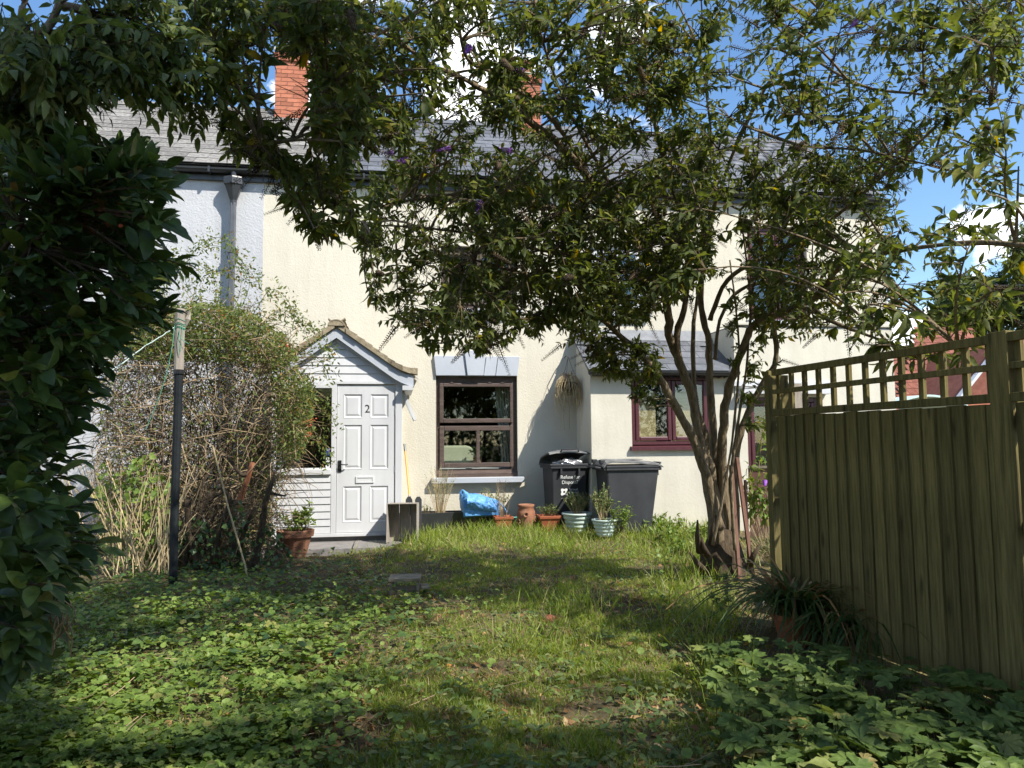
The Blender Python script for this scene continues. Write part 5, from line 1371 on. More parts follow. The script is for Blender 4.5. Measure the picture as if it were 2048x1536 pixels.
# seed heads and flower spikes
def spike_mesh(nm, m, n=70, r=.016, full=False):
    V = []; T = []; rs = np.random.default_rng(4)
    for k in range(n):
        t = (k+.5)/n; rr = r*(1-.7*t)+.003; th = k*2.4; c = np.array([rr*math.cos(th), t, rr*math.sin(th)]); s = .0065*(1.25-.6*t)*(1.5 if full else 1)
        c[1] += rs.normal(0, .01)
        a = c*np.array([1.8, 1, 1.8])+np.array([0, s*.9, 0]); dv = unit(np.array([-math.sin(th), .3, math.cos(th)]))*s*.7; up_ = np.array([0, s*6, 0])*.6
        b = len(V); V += [c-dv, c+dv, a, c+up_*.8]; T += [(b, b+1, b+2), (b, b+2, b+3), (b+1, b+3, b+2)]
    # core
    b = len(V)
    for i in range(5):
        for k in range(4): th = k*1.57; V.append(np.array([.4*r*(1-i/5)*math.cos(th)+.001, i/4, .4*r*(1-i/5)*math.sin(th)]))
    for i in range(4):
        for k in range(4): q = b+i*4; T += [(q+k, q+(k+1) % 4, q+4+(k+1) % 4), (q+k, q+4+(k+1) % 4, q+4+k)]
    V = np.array(V); V[:, [0, 2]] *= 6.0
    return raw_mesh(nm, V, T, m)
sme_ = spike_mesh('seed_head', 'seed', 90, .0085, False); fme = spike_mesh('flower_spike', 'purple', 110, .02, True)
for p, d in spikes:
    A = frames(p[None], d[None], unit(rv())[None], np.array([rng.uniform(.14, .26)]))[0]
    place('seed_head', sme_, [list(A[0]), list(A[1]), list(A[2]), [0, 0, 0, 1]], tree)
for px, py, dd in ((800, 322, 4.9), (957, 415, 5.3), (1035, 140, 5.0), (935, 100, 4.8), (852, 232, 4.8), (772, 305, 4.9), (1200, 75, 5.2), (1702, 55, 5.3), (1120, 205, 5.3), (885, 300, 5.1), (1010, 300, 5.2), (1530, 968, 6.6)):
    d = unit(np.array([-.6, -.3, -.5])+rv(.4)); p = pd(px, py, dd)-d*.06
    A = frames(p[None], d[None], unit(rv())[None], np.array([rng.uniform(.09, .13)]))[0]
    place('flower_spike', fme, [list(A[0]), list(A[1]), list(A[2]), [0, 0, 0, 1]], tree)

# ------------------------------------------------------------------ laurel on the left
lau = thing('laurel_bush', 'glossy dark green laurel bush filling the left edge', 'bush', (-2.5, 3.6, 0))
LR = [([(-60, 300), (120, 260), (250, 260), (335, 340), (345, 450), (330, 540), (300, 620), (210, 720), (150, 860), (170, 1000), (200, 1100), (110, 1200), (70, 1300), (-60, 1330)], 2.5, 3.9, 620),
      ([(-40, 960), (90, 980), (110, 1120), (60, 1330), (-40, 1360)], 1.95, 2.7, 80),
      ([(250, 460), (380, 500), (340, 640), (240, 650)], 3.4, 3.9, 22)]
tr_ = [np.array([-2.6, 3.7, 0]), np.array([-2.2, 3.3, 0]), np.array([-1.9, 2.8, 0.0])]
skl = []; mb = MB()
for i, b in enumerate(tr_):
    for k in range(4):
        e = pd(rng.uniform(-40, 220), rng.uniform(330, 900), rng.uniform(2.7, 3.6)); P = bez(b+rv(.05)*np.array([1, 1, 0]), (b+e)/2+np.array([-.1, 0, .4]), e, 14); skl.append(P)
        mb.tube(P, list(np.linspace(.035, .008, 14)), 6, False)
mb.build('trunk', 'bark_dark', lau, smooth=True)
skl = np.concatenate(skl); A_p = []; A_d = []; A_s = []; mb = MB()
for P in grow(tips_in(LR), skl, arch=.05):
    mb.tube(P, list(np.linspace(.006, .003, len(P))), 4, False)
    tg = unit(P[-1]-P[-3]+np.array([.15, -.2, .25])*.2); a = unit(np.cross(tg, np.array([.1, .2, 1.0]))); b = np.cross(tg, a); n = rng.integers(7, 11); s0 = rng.uniform(.08, .13)
    for k in range(n):
        t = k/n; th = k*2.4; p = P[-1]-tg*(.16*t); sp_ = .35+.9*t
        A_p.append(p); A_d.append(tg+sp_*(math.cos(th)*a+math.sin(th)*b)+np.array([0, 0, -.12])+rv(.15)); A_s.append(s0*rng.uniform(.75, 1.15))
mb.build('branches', 'bark_dark', lau)['kind'] = 'stuff'
A_d = np.array(A_d); leaves(lau, T_LAU, frames(np.array(A_p), A_d, rng.normal(size=A_d.shape)*.4+np.array([.15, -.3, .9]), np.array(A_s)), 'laurel_leaf', nparts=300)
# red berries / withered flower truss
bc = pd(228, 455, 2.75); mb = MB()
for k in range(26): mb.lathe([(.0, -.008), (.007, -.004), (.008, .002), (.005, .007), (0, .009)], bc+rv(.035), 6)
mb.build('berries', 'red_flower', lau)
dcl = pd(125, 1215, 2.35); mb = MB()
for k in range(14):
    a = dcl+rv(.02); mb.tube(bez(a, a+np.array([rng.normal(0, .05), rng.normal(0, .03), -.03]), a+np.array([rng.normal(-.01, .03), rng.normal(0, .02), -.12]), 6), .0022, 3, False)
mb.build('withered_tendrils', 'twig_tan', lau)

# ------------------------------------------------------------------ overhanging tree with pinnate leaves (trunk behind the viewpoint)
oh = thing('overhanging_tree', 'pinnate-leaved tree with strands of leaves hanging in at the top left and an unseen shading crown added overhead', 'tree', (-1.4, -1.8, 0))
tk = [np.array([-1.4, -1.8, -.2]), np.array([-1.35, -1.7, 1.5]), np.array([-1.2, -1.4, 3.0]), np.array([-.9, -.9, 4.3]), np.array([-.3, -.3, 5.4]), np.array([.4, .2, 6.4])]
MB().tube(tk, [.2, .16, .14, .12, .09, .05], 10, True, .08).build('trunk', 'bark', oh, smooth=True)
LIMB = [[tk[3], np.array([-1.3, .6, 4.4]), np.array([-1.9, 1.9, 3.9]), pd(60, -10, 3.2), pd(0, 140, 3.0)],
        [tk[3], np.array([-.9, 1.0, 4.6]), np.array([-1.3, 2.3, 4.0]), pd(180, -10, 3.2), pd(60, 90, 3.1), pd(0, 125, 3.0)],
        [tk[4], np.array([-.4, 1.2, 5.0]), np.array([-.8, 2.4, 4.4]), pd(400, -60, 3.4)],
        [tk[4], np.array([.8, .6, 5.8]), np.array([1.6, 1.0, 5.9])], [tk[5], np.array([.9, -.6, 6.8]), np.array([1.8, -1.2, 6.9])], [tk[5], np.array([.2, 1.0, 6.8]), np.array([.2, 1.8, 6.6])], [tk[4], np.array([-.6, -.9, 6.0]), np.array([-1.2, -1.2, 6.4])], [tk[4], np.array([1.2, -.4, 6.0]), np.array([2.6, -.8, 6.2])]]
skl = []
for Lb in LIMB:
    P = []
    for i in range(len(Lb)-1):
        for k in range(5): P.append(np.asarray(Lb[i])+(np.asarray(Lb[i+1])-np.asarray(Lb[i]))*k/5+rv(.015))
    P.append(np.asarray(Lb[-1])); P = np.array(P); skl.append(P)
    MB().tube(P, list(np.linspace(.05, .006, len(P))), 6, False).build('limb', 'bark', oh, smooth=True)
skl = np.concatenate(skl)
OR = [([(-40, -20), (230, -20), (250, 90), (210, 210), (110, 260), (-40, 290)], 2.7, 3.5, 36), ([(225, -20), (340, -20), (330, 120), (290, 185), (240, 90)], 2.9, 3.5, 16), ([(340, 40), (450, 30), (440, 210), (400, 240), (350, 180)], 3.2, 3.7, 13), ([(60, 250), (190, 230), (220, 330), (120, 360)], 3.0, 3.6, 16), ([(330, -40), (560, -40), (520, 40), (350, 60)], 3.3, 3.9, 5)]
tipO = tips_in(OR)
nvis = len(tipO)
SHADE_SPOTS = [gz(px_, py_) for px_, py_ in ((30, 1250), (90, 1330), (40, 1430), (220, 1200), (380, 1230), (560, 1190), (700, 1215), (820, 1230), (930, 1300), (850, 1430), (1040, 1520), (1250, 1345), (1450, 1480), (1500, 1545), (1700, 1500), (1850, 1440), (1980, 1400), (1950, 1530), (1780, 1400), (1270, 1530))]
for k in range(30): SHADE_SPOTS.append(pd(rng.uniform(-40, 260), rng.uniform(330, 1150), rng.uniform(2.5, 3.3)))
for k in range(9): SHADE_SPOTS.append(pd(rng.uniform(-40, 140), rng.uniform(950, 1380), rng.uniform(2.0, 2.6)))
for k in range(12): SHADE_SPOTS.append(pd(rng.uniform(0, 260), rng.uniform(0, 260), rng.uniform(2.8, 3.4)))
for k in range(9): SHADE_SPOTS.append(pd(rng.uniform(420, 700), rng.uniform(20, 420), rng.uniform(3.5, 4.2)))
for g_ in SHADE_SPOTS:                    # unseen crown clumps added sunward of these spots to shade ground and foliage
    zc = rng.uniform(5.6, 7.0); c_ = g_+S*((zc-g_[2])/S[2]); rr = rng.uniform(.20, .34)
    for k in range(6): tipO.append(c_+unit(rv())*rr*rng.uniform(.2, 1)*np.array([1, 1, .7]))
mb = MB(); A_p = []; A_d = []; A_s = []
for i, P in enumerate(grow(tipO, skl, arch=.06)):
    mb.tube(P, list(np.linspace(.006, .002, len(P))), 3, False)
    nl = 7 if i < nvis else 6
    for q in range(nl):
        t = 1-.7*q/nl; s = t*(len(P)-1); j = min(len(P)-2, int(s)); p = P[j]+(P[j+1]-P[j])*(s-j)
        d = unit(unit(P[j+1]-P[j])*.3+rv(.6)+np.array([0, 0, -.9])); ln = rng.uniform(.16, .26); a = unit(np.cross(d, rv()));
        mb.tube([p, p+d*ln*.5+np.array([0, 0, -.01]), p+d*ln], [.0015, .001, .0008], 3, False)
        sz = rng.uniform(.05, .075)*(1 if i < nvis else 1.35)
        for k in range(5):
            c = p+d*ln*(.25+.75*k/5)
            for sg in (-1, 1): A_p.append(c); A_d.append(d*.6+sg*a+np.array([0, 0, -.35])+rv(.12)); A_s.append(sz)
        A_p.append(p+d*ln); A_d.append(d); A_s.append(sz*1.1)
mb.build('twigs', 'bark_dark', oh)['kind'] = 'stuff'
A_d = np.array(A_d); leaves(oh, T_LFT, frames(np.array(A_p), A_d, rng.normal(size=A_d.shape)*.5+np.array([0, -.2, .8]), np.array(A_s)), 'pinnate_leaf', nparts=300, mass='crown')
print('pinnate', len(A_p))

# ------------------------------------------------------------------ dead climber thicket in front of the white house
th_ = thing('climber_thicket', 'tangled thicket of dry brown climber stems left of the porch', 'shrub', (-2.4, 8.9, 0))
TP = [(240, 660), (300, 620), (400, 610), (490, 625), (570, 670), (610, 760), (600, 900), (550, 1000), (540, 1100), (330, 1130), (210, 1080), (195, 900), (210, 740)]
mb = MB(); A_p = []
for x, y in sample_poly(TP, 4600):
    p = pd(x, y, rng.uniform(8.35, 9.4)); d = unit(rv()*np.array([1, .7, .8])+np.array([0, 0, -.25 if y > 750 else .1])); ln = rng.uniform(.15, .55)
    c = p+d*ln*.5+rv(.12); e = p+d*ln+np.array([0, 0, -.1])+rv(.06)
    mb.tube(bez(p, c, e, 5), [.0048, .0045, .004, .003, .002], 3, False)
mb.build('twigs', 'twig_tan', th_)['kind'] = 'stuff'
mb = MB()
for k in range(26):
    b = np.array([rng.uniform(-2.6, -1.9), rng.uniform(8.5, 9.1), 0]); e = pd(rng.uniform(260, 580), rng.uniform(640, 850), rng.uniform(8.5, 9.2))
    P = bez(b, (b+e)/2+np.array([rng.normal(0, .25), 0, .4]), e, 12); mb.tube(P+rng.normal(size=P.shape)*.02, list(np.linspace(.013, .004, 12)), 5, False)
mb.build('stems', 'bark_dark', th_)['kind'] = 'stuff'
pos = []
for poly, n in (([(240, 650), (300, 620), (400, 605), (490, 620), (570, 670), (600, 720), (500, 730), (380, 720), (260, 720)], 7600), (TP, 6500), ([(540, 700), (630, 760), (625, 860), (600, 920), (550, 900)], 2400), ([(380, 560), (480, 580), (560, 640), (420, 640)], 200)):
    for x, y in sample_poly(poly, n): pos.append(pd(x, y, rng.uniform(8.2, 9.3)))
SH = []
for pts in ([(420, 640), (370, 560), (390, 500), (440, 475), (490, 530), (520, 570)], [(470, 640), (500, 560), (460, 500), (400, 490)], [(520, 650), (560, 620), (600, 640), (620, 690)], [(330, 640), (330, 540), (350, 500)], [(590, 700), (640, 720), (660, 760)], [(300, 640), (250, 600), (215, 640)], [(380, 620), (400, 560), (450, 540), (490, 560)], [(560, 680), (610, 650), (650, 680), (660, 720)], [(600, 800), (650, 800), (670, 850)], [(600, 870), (645, 880), (655, 930)], [(260, 700), (215, 720), (190, 780)], [(500, 640), (540, 580), (575, 600), (590, 640)], [(440, 620), (430, 560), (400, 530)], [(350, 630), (320, 580), (290, 590)]):
    P, r = poly3([(x, y, 8.8, .004) for x, y in pts]); SH.append(P)
    for p in P:
        for k in range(14): pos.append(p+rv(.06))
mb = MB()
for P in SH: mb.tube(P, .0035, 3, False)
mb.build('shoots', 'herb_leaf', th_)
pos = np.array(pos); d = rng.normal(size=pos.shape)+np.array([0, -.3, -.1]); leaves(th_, T_LFT, frames(pos, d, rng.normal(size=pos.shape)+np.array([.2, -.5, .8]), rng.uniform(.03, .068, len(pos))), 'rose_leaf')
mb = MB()
for px, py in ((300, 615), (447, 630), (470, 675), (620, 845), (618, 870), (570, 690)):
    c = pd(px, py, 8.5)
    for k in range(12): mb.lathe([(.0, -.012), (.010, 0), (0, .012)], c+rv(.03), 5)
mb.build('flowers', 'red_flower', th_)
# dry reedy stalks with ivy at the thicket's left foot
rd = thing('dry_stalks', 'clump of dead straw-coloured stalks with ivy left of the clothes post', 'dead plants', (-3.0, 8.4, 0))
mb = MB()
for x, y in sample_poly([(185, 1090), (350, 1090), (350, 1160), (200, 1160)], 230):
    b = gz(x, y, 0.0); ln = rng.uniform(.4, 1.25); e = b+np.array([rng.normal(0, .32), rng.normal(0, .2), ln]); mb.tube(bez(b, (b+e)/2+rv(.06), e, 5), [.006, .006, .005, .004, .003], 4, False)
mb.build('stalk', 'straw', rd)['kind'] = 'stuff'
pos = np.array([pd(x, y, rng.uniform(7.8, 8.6)) for x, y in sample_poly([(190, 900), (230, 950), (290, 900), (345, 960), (360, 1040), (350, 1120), (280, 1160), (215, 1120), (190, 1050)], 650)])
leaves(rd, T_IVY, frames(pos, rng.normal(size=pos.shape)+np.array([0, -.4, -.5]), rng.normal(size=pos.shape)*.5+np.array([.3, -.9, .5]), rng.uniform(.04, .09, len(pos))), 'ground_leaf')
# old cut stump stems
os_ = thing('cut_shrub_stump', 'cluster of dark cut shrub stems between clothes post and porch', 'stump', (-1.7, 8.0, 0))
for k, (pts, r_, m_) in enumerate([
    ([(548, 955), (530, 1010), (520, 1080), (500, 1150)], (.022, .032, .038, .05), 'bark_dark'), ([(535, 985), (560, 990), (572, 992)], (.018, .013, .009), 'bark_dark'),
    ([(455, 910), (478, 945), (492, 950)], (.014, .022, .026), 'bark_dark'), ([(505, 925), (480, 1000), (445, 1060), (425, 1130)], (.025, .034, .038, .045), 'rust_bark'),
    ([(375, 1000), (378, 1060), (400, 1140)], (.03, .035, .045), 'bark_dark'), ([(425, 985), (395, 1040), (375, 1100), (370, 1150)], (.025, .03, .034, .04), 'bark_dark'),
    ([(470, 1000), (465, 1060), (472, 1150)], (.035, .045, .06), 'bark_dark'), ([(510, 1015), (490, 1060), (475, 1120)], (.018, .025, .03), 'bark_dark'), ([(440, 975), (460, 1000), (440, 1060), (430, 1120)], (.02, .025, .025, .03), 'bark_dark'),
    ([(398, 1080), (390, 1030), (420, 1000), (460, 975)], (.022, .02, .018, .014), 'bark_dark')]):
    P, r = poly3([(x, y, 7.9+.08*(k % 4), q) for (x, y), q in zip(pts, r_)])
    MB().tube(P, list(r), 7, True, .12).build('cut_stem', m_, os_, smooth=True)
mb = MB()
for x, y in sample_poly([(370, 1000), (560, 980), (570, 1130), (380, 1150)], 260):
    p = pd(x, y, rng.uniform(7.6, 8.3)); d = unit(rv()+np.array([0, 0, .5])); mb.tube(bez(p, p+d*.15+rv(.04), p+d*rng.uniform(.15, .4), 4), .003, 3, False)
mb.build('twigs', 'bark_dark', os_)['kind'] = 'stuff'
pos = np.array([pd(x, y, rng.uniform(7.5, 8.3)) for x, y in sample_poly([(355, 1080), (400, 1020), (430, 1060), (480, 1000), (510, 1070), (560, 1040), (585, 1130), (520, 1190), (380, 1200)], 650)])
leaves(os_, T_IVY, frames(pos, rng.normal(size=pos.shape)+np.array([0, -.4, -.5]), rng.normal(size=pos.shape)*.5+np.array([.3, -.9, .5]), rng.uniform(.03, .075, len(pos))), 'ivy_leaf')
o = MB().tube([pd(425, 890, 7.3), pd(455, 1010, 7.25), pd(490, 1130, 7.2), pd(507, 1225, 7.15)], [.007, .009, .009, .010], 5).build('bare_cane', 'straw', None); tag(o, 'long bare straw-coloured cane leaning through the dark stump', 'cane')
gp = thing('grey_post', 'ivy-covered grey wooden post at the left corner of the porch', 'post', (-1.72, 9.6, 0))
a_ = at(522, 850, 9.6); MB().box(a_[0]-.10, a_[0]+.10, 9.55, 9.68, -.1, a_[2]).build('shaft', 'old_wood', gp, bevel=.006)
pos = np.array([a_+np.array([rng.normal(0, .12), -.08+rng.normal(0, .03), -rng.uniform(0, 1.4)]) for k in range(420)])
leaves(gp, T_IVY, frames(pos, rng.normal(size=pos.shape)+np.array([0, -.4, -.6]), rng.normal(size=pos.shape)*.5+np.array([.3, -.9, .4]), rng.uniform(.03, .07, len(pos))), 'ivy_leaf')

# ------------------------------------------------------------------ bed by the fence
sp_ = thing('strappy_plant', 'clump of long arching strap leaves in a pot at the fence foot', 'plant', (2.5, 4.9, 0))
mb = MB(); A = []
ctr_ = [gz(1590, 1270, .02), gz(1680, 1285, .0), gz(1750, 1300, .0)]
def strap(base, d, ln, wd, drop):
    n = 7; P = []
    for i in range(n+1):
        t = i/n; P.append(base+d*ln*t+np.array([0, 0, ln*(.85*t-drop*t*t)]))
    P = np.array(P); s = unit(np.cross(d, np.array([0, 0, 1.0]))); V = []; T_ = []
    for i in range(n+1):
        hw = wd*(.75+.5*math.sin(math.pi*min(1, i/n+.15)))*(1-(i/n)**3)*.5+.0006
        V += [P[i]-s*hw, P[i]+s*hw+np.array([0, 0, .004])]
    for i in range(n): a = 2*i; T_ += [(a, a+1, a+3), (a, a+3, a+2)]
    return np.array(V), np.array(T_)
chg = []; chd = []
for k in range(640):
    j = rng.choice(3, p=[.5, .3, .2]); c = ctr_[j]+np.array([rng.normal(0, .05), rng.normal(0, .05), .12 if j == 0 else .02]); th = rng.uniform(0, 6.28); d = np.array([math.cos(th), math.sin(th), 0])*rng.uniform(.3, .85)
    (chg if rng.uniform() < .82 else chd).append(strap(c, d, rng.uniform(.45, 1.1), rng.uniform(.010, .022), rng.uniform(.5, 1.15)))
merged('leaves', chg, 'strap_leaf', sp_, 'stuff'); merged('dead_leaves', chd, 'dry_leaf', sp_, 'stuff')
c = ctr_[0]; c = (c[0], c[1], float(zg(c[0], c[1]))-.01); MB().lathe([(.10, 0), (.135, .17), (.15, .175), (.152, .21), (.135, .21), (.12, .17)], c, 20).build('pot', 'terracotta_red', sp_)
soil_disc(sp_, (c[0], c[1], c[2]+.17), .12)
eu = thing('spurge_plant', 'blue-green feathery spurge stems left of the strappy plant', 'plant', (2.4, 5.6, 0))
for (x0, y0, x1, y1) in ((1460, 1260, 1452, 1150), (1452, 1270, 1425, 1190), (1440, 1255, 1460, 1200)):
    a = pd(x0, y0, 5.7); a[2] = 0; b = pd(x1, y1, 5.7); P = bez(a, (a+b)/2+rv(.03), b, 10)
    MB().tube(P, .004, 4).build('stem', 'herb_leaf', eu)
    pos = np.repeat(P[3:], 14, 0)+rng.normal(size=(98, 3))*.006; d = rng.normal(size=pos.shape)*np.array([1, 1, .4])+np.array([0, 0, .25])
    leaves(eu, T_LFT, frames(pos, d, rng.normal(size=pos.shape)*.4+np.array([0, 0, 1.]), rng.uniform(.03, .05, len(pos))), 'herb_leaf')
lv = thing('lavender_bush', 'faded lavender bush behind the fence end', 'plant', (4.3, 7.6, 0))
lp = gz(1545, 1125, 0); bush(lv, (lp[0], lp[1], 0), .30, .34, 120, 800, .04, 'herb_leaf', 'straw', up=1.3)
mb = MB()
for k in range(60):
    th = rng.uniform(0, 6.28); rr = rng.uniform(0, .3); a = np.array([lp[0]+.5*rr*math.cos(th), lp[1]+.5*rr*math.sin(th), .15]); b = a+np.array([.7*rr*math.cos(th), .7*rr*math.sin(th), rng.uniform(.3, .5)])
    mb.tube([a, b], .002, 3, False); mb.tube([b, b+unit(b-a)*.03], [.007, .004], 5)
mb.build('flower_stalks', 'straw', lv)['kind'] = 'stuff'
# small leafy buddleia seedling in front of the brown fence
sd = thing('young_buddleia', 'young bright green buddleia shoots between tree and fence post', 'plant', (3.9, 7.6, 0))
mb = MB(); A_p = []; A_d = []
for (x0, y0, x1, y1) in ((1520, 1080, 1500, 930), (1530, 1080, 1540, 900), (1515, 1070, 1548, 940), (1510, 1060, 1525, 860), (1500, 1050, 1490, 960), (1530, 1060, 1520, 980)):
    a = pd(x0, y0, 7.4); b = pd(x1, y1, 7.2); P = bez(a, (a+b)/2+rv(.05), b, 8); mb.tube(P, .004, 4, False)
    for p in P[2:]:
        for k in range(5): A_p.append(p+rv(.015)); A_d.append(rv()+np.array([0, 0, -.1]))
mb.build('stem', 'twig_tan', sd); A_p = np.array(A_p); A_d = np.array(A_d)
leaves(sd, T_BUD, frames(A_p, A_d, rng.normal(size=A_d.shape)*.5+np.array([0, 0, 1.]), rng.uniform(.07, .12, len(A_p))), 'ground_leaf')

# geranium patch: big palmate leaves
ge = thing('geranium_patch', 'patch of large lobed geranium leaves in the right foreground', 'plant', (2.0, 3.4, 0))
A_p = []; A_d = []; A_s = []; mb = MB()
GP = [(1400, 1300), (1500, 1275), (1700, 1290), (1860, 1320), (2060, 1370), (2100, 1600), (1500, 1600), (1460, 1440)]
for x, y in sample_poly(GP, 760):
    p = gz(x, y, rng.uniform(.10, .24)); q = (p-CAM); u_ = (p[:2]-P0)@np.array([-U[1], U[0]])
    if u_ > -.04: continue
    th = rng.uniform(0, 6.28); d = np.array([math.cos(th), math.sin(th), rng.normal(0, .15)]); s = rng.uniform(.085, .15)
    A_p.append(p); A_d.append(d); A_s.append(s); mb.tube([p+d*s*.0, np.array([p[0]+rng.normal(0, .03), p[1]+rng.normal(0, .03), -.02])], .0022, 3, False)
mb.build('stalks', 'herb_leaf', ge)['kind'] = 'stuff'
A_d = np.array(A_d); FG = frames(np.array(A_p), A_d, rng.normal(size=A_d.shape)*.32+np.array([.05, -.12, 1.]), np.array(A_s)*rng.uniform(.8, 1.5, len(A_s)))
for q, tm_ in enumerate((T_PALM, T_PALM2, T_PALM3)): leaves(ge, tm_, FG[q::3], 'geranium_leaf', nparts=100)

# ------------------------------------------------------------------ ground cover, grass, litter
def nz2(x, y, s, o=0.0): return .5+.25*np.sin(s*x*1.3+o)*np.cos(s*y*1.1+1.7*o)+.25*np.sin(s*(x*.7+y*1.6)+2.3+o)*np.cos(s*(.9*x-1.3*y)+o)
def topix(x, y):
    q = np.stack([x, y, np.zeros_like(x)], -1)-CAM; dep = q@CF; return 1024+F*(q@CR)/dep, 768-F*(q@CU)/dep
def gpix(n, x0=-60, x1=2110, y0=1058, y1=1600, pw=1.0):
    px = rng.uniform(x0, x1, n); py = y0+(y1-y0)*rng.uniform(0, 1, n)**pw
    d = CF[None]+CR[None]*((px-1024)/F)[:, None]-CU[None]*((py-768)/F)[:, None]
    P = CAM+d*((0-CZ)/d[:, 2])[:, None]
    return P[:, 0], P[:, 1], px, py
def uni(n): 
    x = rng.uniform(-4.5, 5, n); y = rng.uniform(2.4, 11.0, n); px, py = topix(x, y); return x, y, px, py
def field(n, fr=.7, **k):
    a = gpix(int(n*fr), **k); b = uni(n-int(n*fr)); return [np.concatenate([p, q]) for p, q in zip(a, b)]
def left_edge(py): return np.interp(py, [1060, 1090, 1150, 1220, 1300, 1400, 1560], [600, 690, 830, 900, 800, 740, 620])
def right_edge(py): return np.interp(py, [1060, 1130, 1250, 1320, 1420, 1560], [1440, 1400, 1440, 1410, 1430, 1480])
def lay(name, label, cat, n, tm, mat_, hfun, wfun, maskfun, lean=.35, fr=.7, **k):
    x, y, px, py = field(n, fr, **k); keep = rng.uniform(0, 1, len(x)) < maskfun(x, y, px, py)
    fu = (x-P0[0])*(-U[1])+(y-P0[1])*U[0]
    keep &= (y < 11.1) & ~((fu > -.03) & (y < 5.2)) & ~((x > -1.62) & (x < .11) & (y > 9.4)) & ~((x > 2.77) & (y > 10.3))
    x, y, px, py = x[keep], y[keep], px[keep], py[keep]
    h = hfun(x, y, px, py)*rng.uniform(.55, 1.25, len(x)); wd = wfun(x, y)*rng.uniform(.7, 1.3, len(x))
    th = rng.uniform(0, 2*np.pi, len(x)); up = np.stack([rng.normal(0, lean, len(x)), rng.normal(0, lean, len(x)), np.ones(len(x))], 1); up /= np.linalg.norm(up, axis=1, keepdims=True)
    f = np.stack([np.cos(th), np.sin(th), np.zeros(len(x))], 1); s = np.cross(f, up); s /= np.linalg.norm(s, axis=1, keepdims=True); f = np.cross(up, s)
    A = np.stack([s*wd[:, None], f*h[:, None], up*h[:, None], np.stack([x, y, zg(x, y)-.004], 1)], 2)
    V, T = inst(tm, A); o = bpy.data.objects.new(name, raw_mesh(name, V, T, mat_)); link(o); tag(o, label, cat, kind='stuff'); print(name, len(x)); return o
def lawn(x, y, px, py):
    m = 1/(1+np.exp(-(px-left_edge(py))/45))*1/(1+np.exp((px-right_edge(py))/30))
    clump = np.clip((nz2(x, y, 3.2)-.22)*2.6, .10, 1)*np.clip(nz2(x, y, 9, 1.)*1.5-.1, .18, 1)*np.clip(nz2(x, y, 23, 3.)*1.6, .35, 1)
    bare = np.ones_like(x)
    for (bx, by, br) in ((1180, 1420, 95), (1350, 1300, 60), (960, 1250, 80), (1080, 1480, 60), (1300, 1480, 60), (1000, 1330, 50)):
        bare *= 1-.7*np.exp(-(((px-bx)/br)**2+((py-by)/(br*.35))**2))
    m = np.maximum(m, .13*(px < left_edge(py))*(py > 1180))
    return m*clump*bare
lay('grass', 'rough green lawn grass down the middle of the garden', 'grass', 900000, T_BLD, 'grass_blade',
    lambda x, y, px, py: .022+.075*nz2(x, y, 4.0, .7)*nz2(x, y, 11., 2.7)*1.6+.05*np.clip((y-8.5)/2, 0, 1), lambda x, y: .0032+.0005*y, lawn, lean=.6)
lay('tall_grass', 'taller weedy grass along the foot of the wall and trunk', 'grass', 90000, T_BLD, 'grass_blade',
    lambda x, y, px, py: .15+.12*nz2(x, y, 3.0, .2), lambda x, y: .006+.0004*y,
    lambda x, y, px, py: np.clip(np.exp(-((py-1075)/28)**2)*(px > 690)*(px < 1440)+.8*np.exp(-(((px-1400)/70)**2+((py-1190)/60)**2))+.6*np.exp(-(((px-1150)/70)**2+((py-1210)/22)**2))+.5*np.exp(-(((px-1100)/90)**2+((py-1290)/20)**2))+.4*np.exp(-(((px-1440)/40)**2+((py-1330)/90)**2)), 0, 1), lean=.45)
lay('dry_grass', 'dry straw-coloured thatch between the green grass', 'grass', 120000, T_BLD2, 'dry_leaf',
    lambda x, y, px, py: .03+.03*nz2(x, y, 4.0, 2.), lambda x, y: .0035+.0006*y, lambda x, y, px, py: .75*np.clip(nz2(x, y, 2.2, 4.)*1.6-.3, .1, 1)*(px > 600)*(px < 1520), lean=1.6)
def cover(name, label, n, tm, mat_, poly_w, smin, smax, hmin, hmax, cat='ground cover', fr=.75, tilt=.35):
    x, y, px, py = field(n, fr); keep = rng.uniform(0, 1, len(x)) < poly_w(x, y, px, py); fu = (x-P0[0])*(-U[1])+(y-P0[1])*U[0]
    keep &= (y < 9.4) & ~((fu > -.05) & (y < 5.2)); x, y = x[keep], y[keep]; n = len(x)
    hh = (hmin+(hmax-hmin)*nz2(x, y, 3.6, 3.)*rng.uniform(.4, 1.2, n)); th = rng.uniform(0, 2*np.pi, n)
    d = np.stack([np.cos(th), np.sin(th), rng.normal(0, .2, n)], 1); nr = np.stack([rng.normal(0, tilt, n), rng.normal(-.1, tilt, n), np.ones(n)], 1)
    A = frames(np.stack([x, y, zg(x, y)+hh], 1), d, nr, rng.uniform(smin, smax, n))
    V, T = inst(tm, A); o = bpy.data.objects.new(name, raw_mesh(name, V, T, mat_)); link(o); tag(o, label, cat, kind='stuff'); print(name, n)
cover('ground_ivy', 'round-leaved bright green ground cover in the left foreground', 85000, T_RND, 'ground_leaf',
      lambda x, y, px, py: np.clip(1/(1+np.exp((px-left_edge(py)+80)/45))*np.clip(nz2(x, y, 3.0, 5.)*2.2-.35, .06, 1)*np.clip((py-1130)/80, 0, 1)+.008*(px > 700)*(px < 1450), 0, 1), .016, .052, .01, .15, tilt=.5)
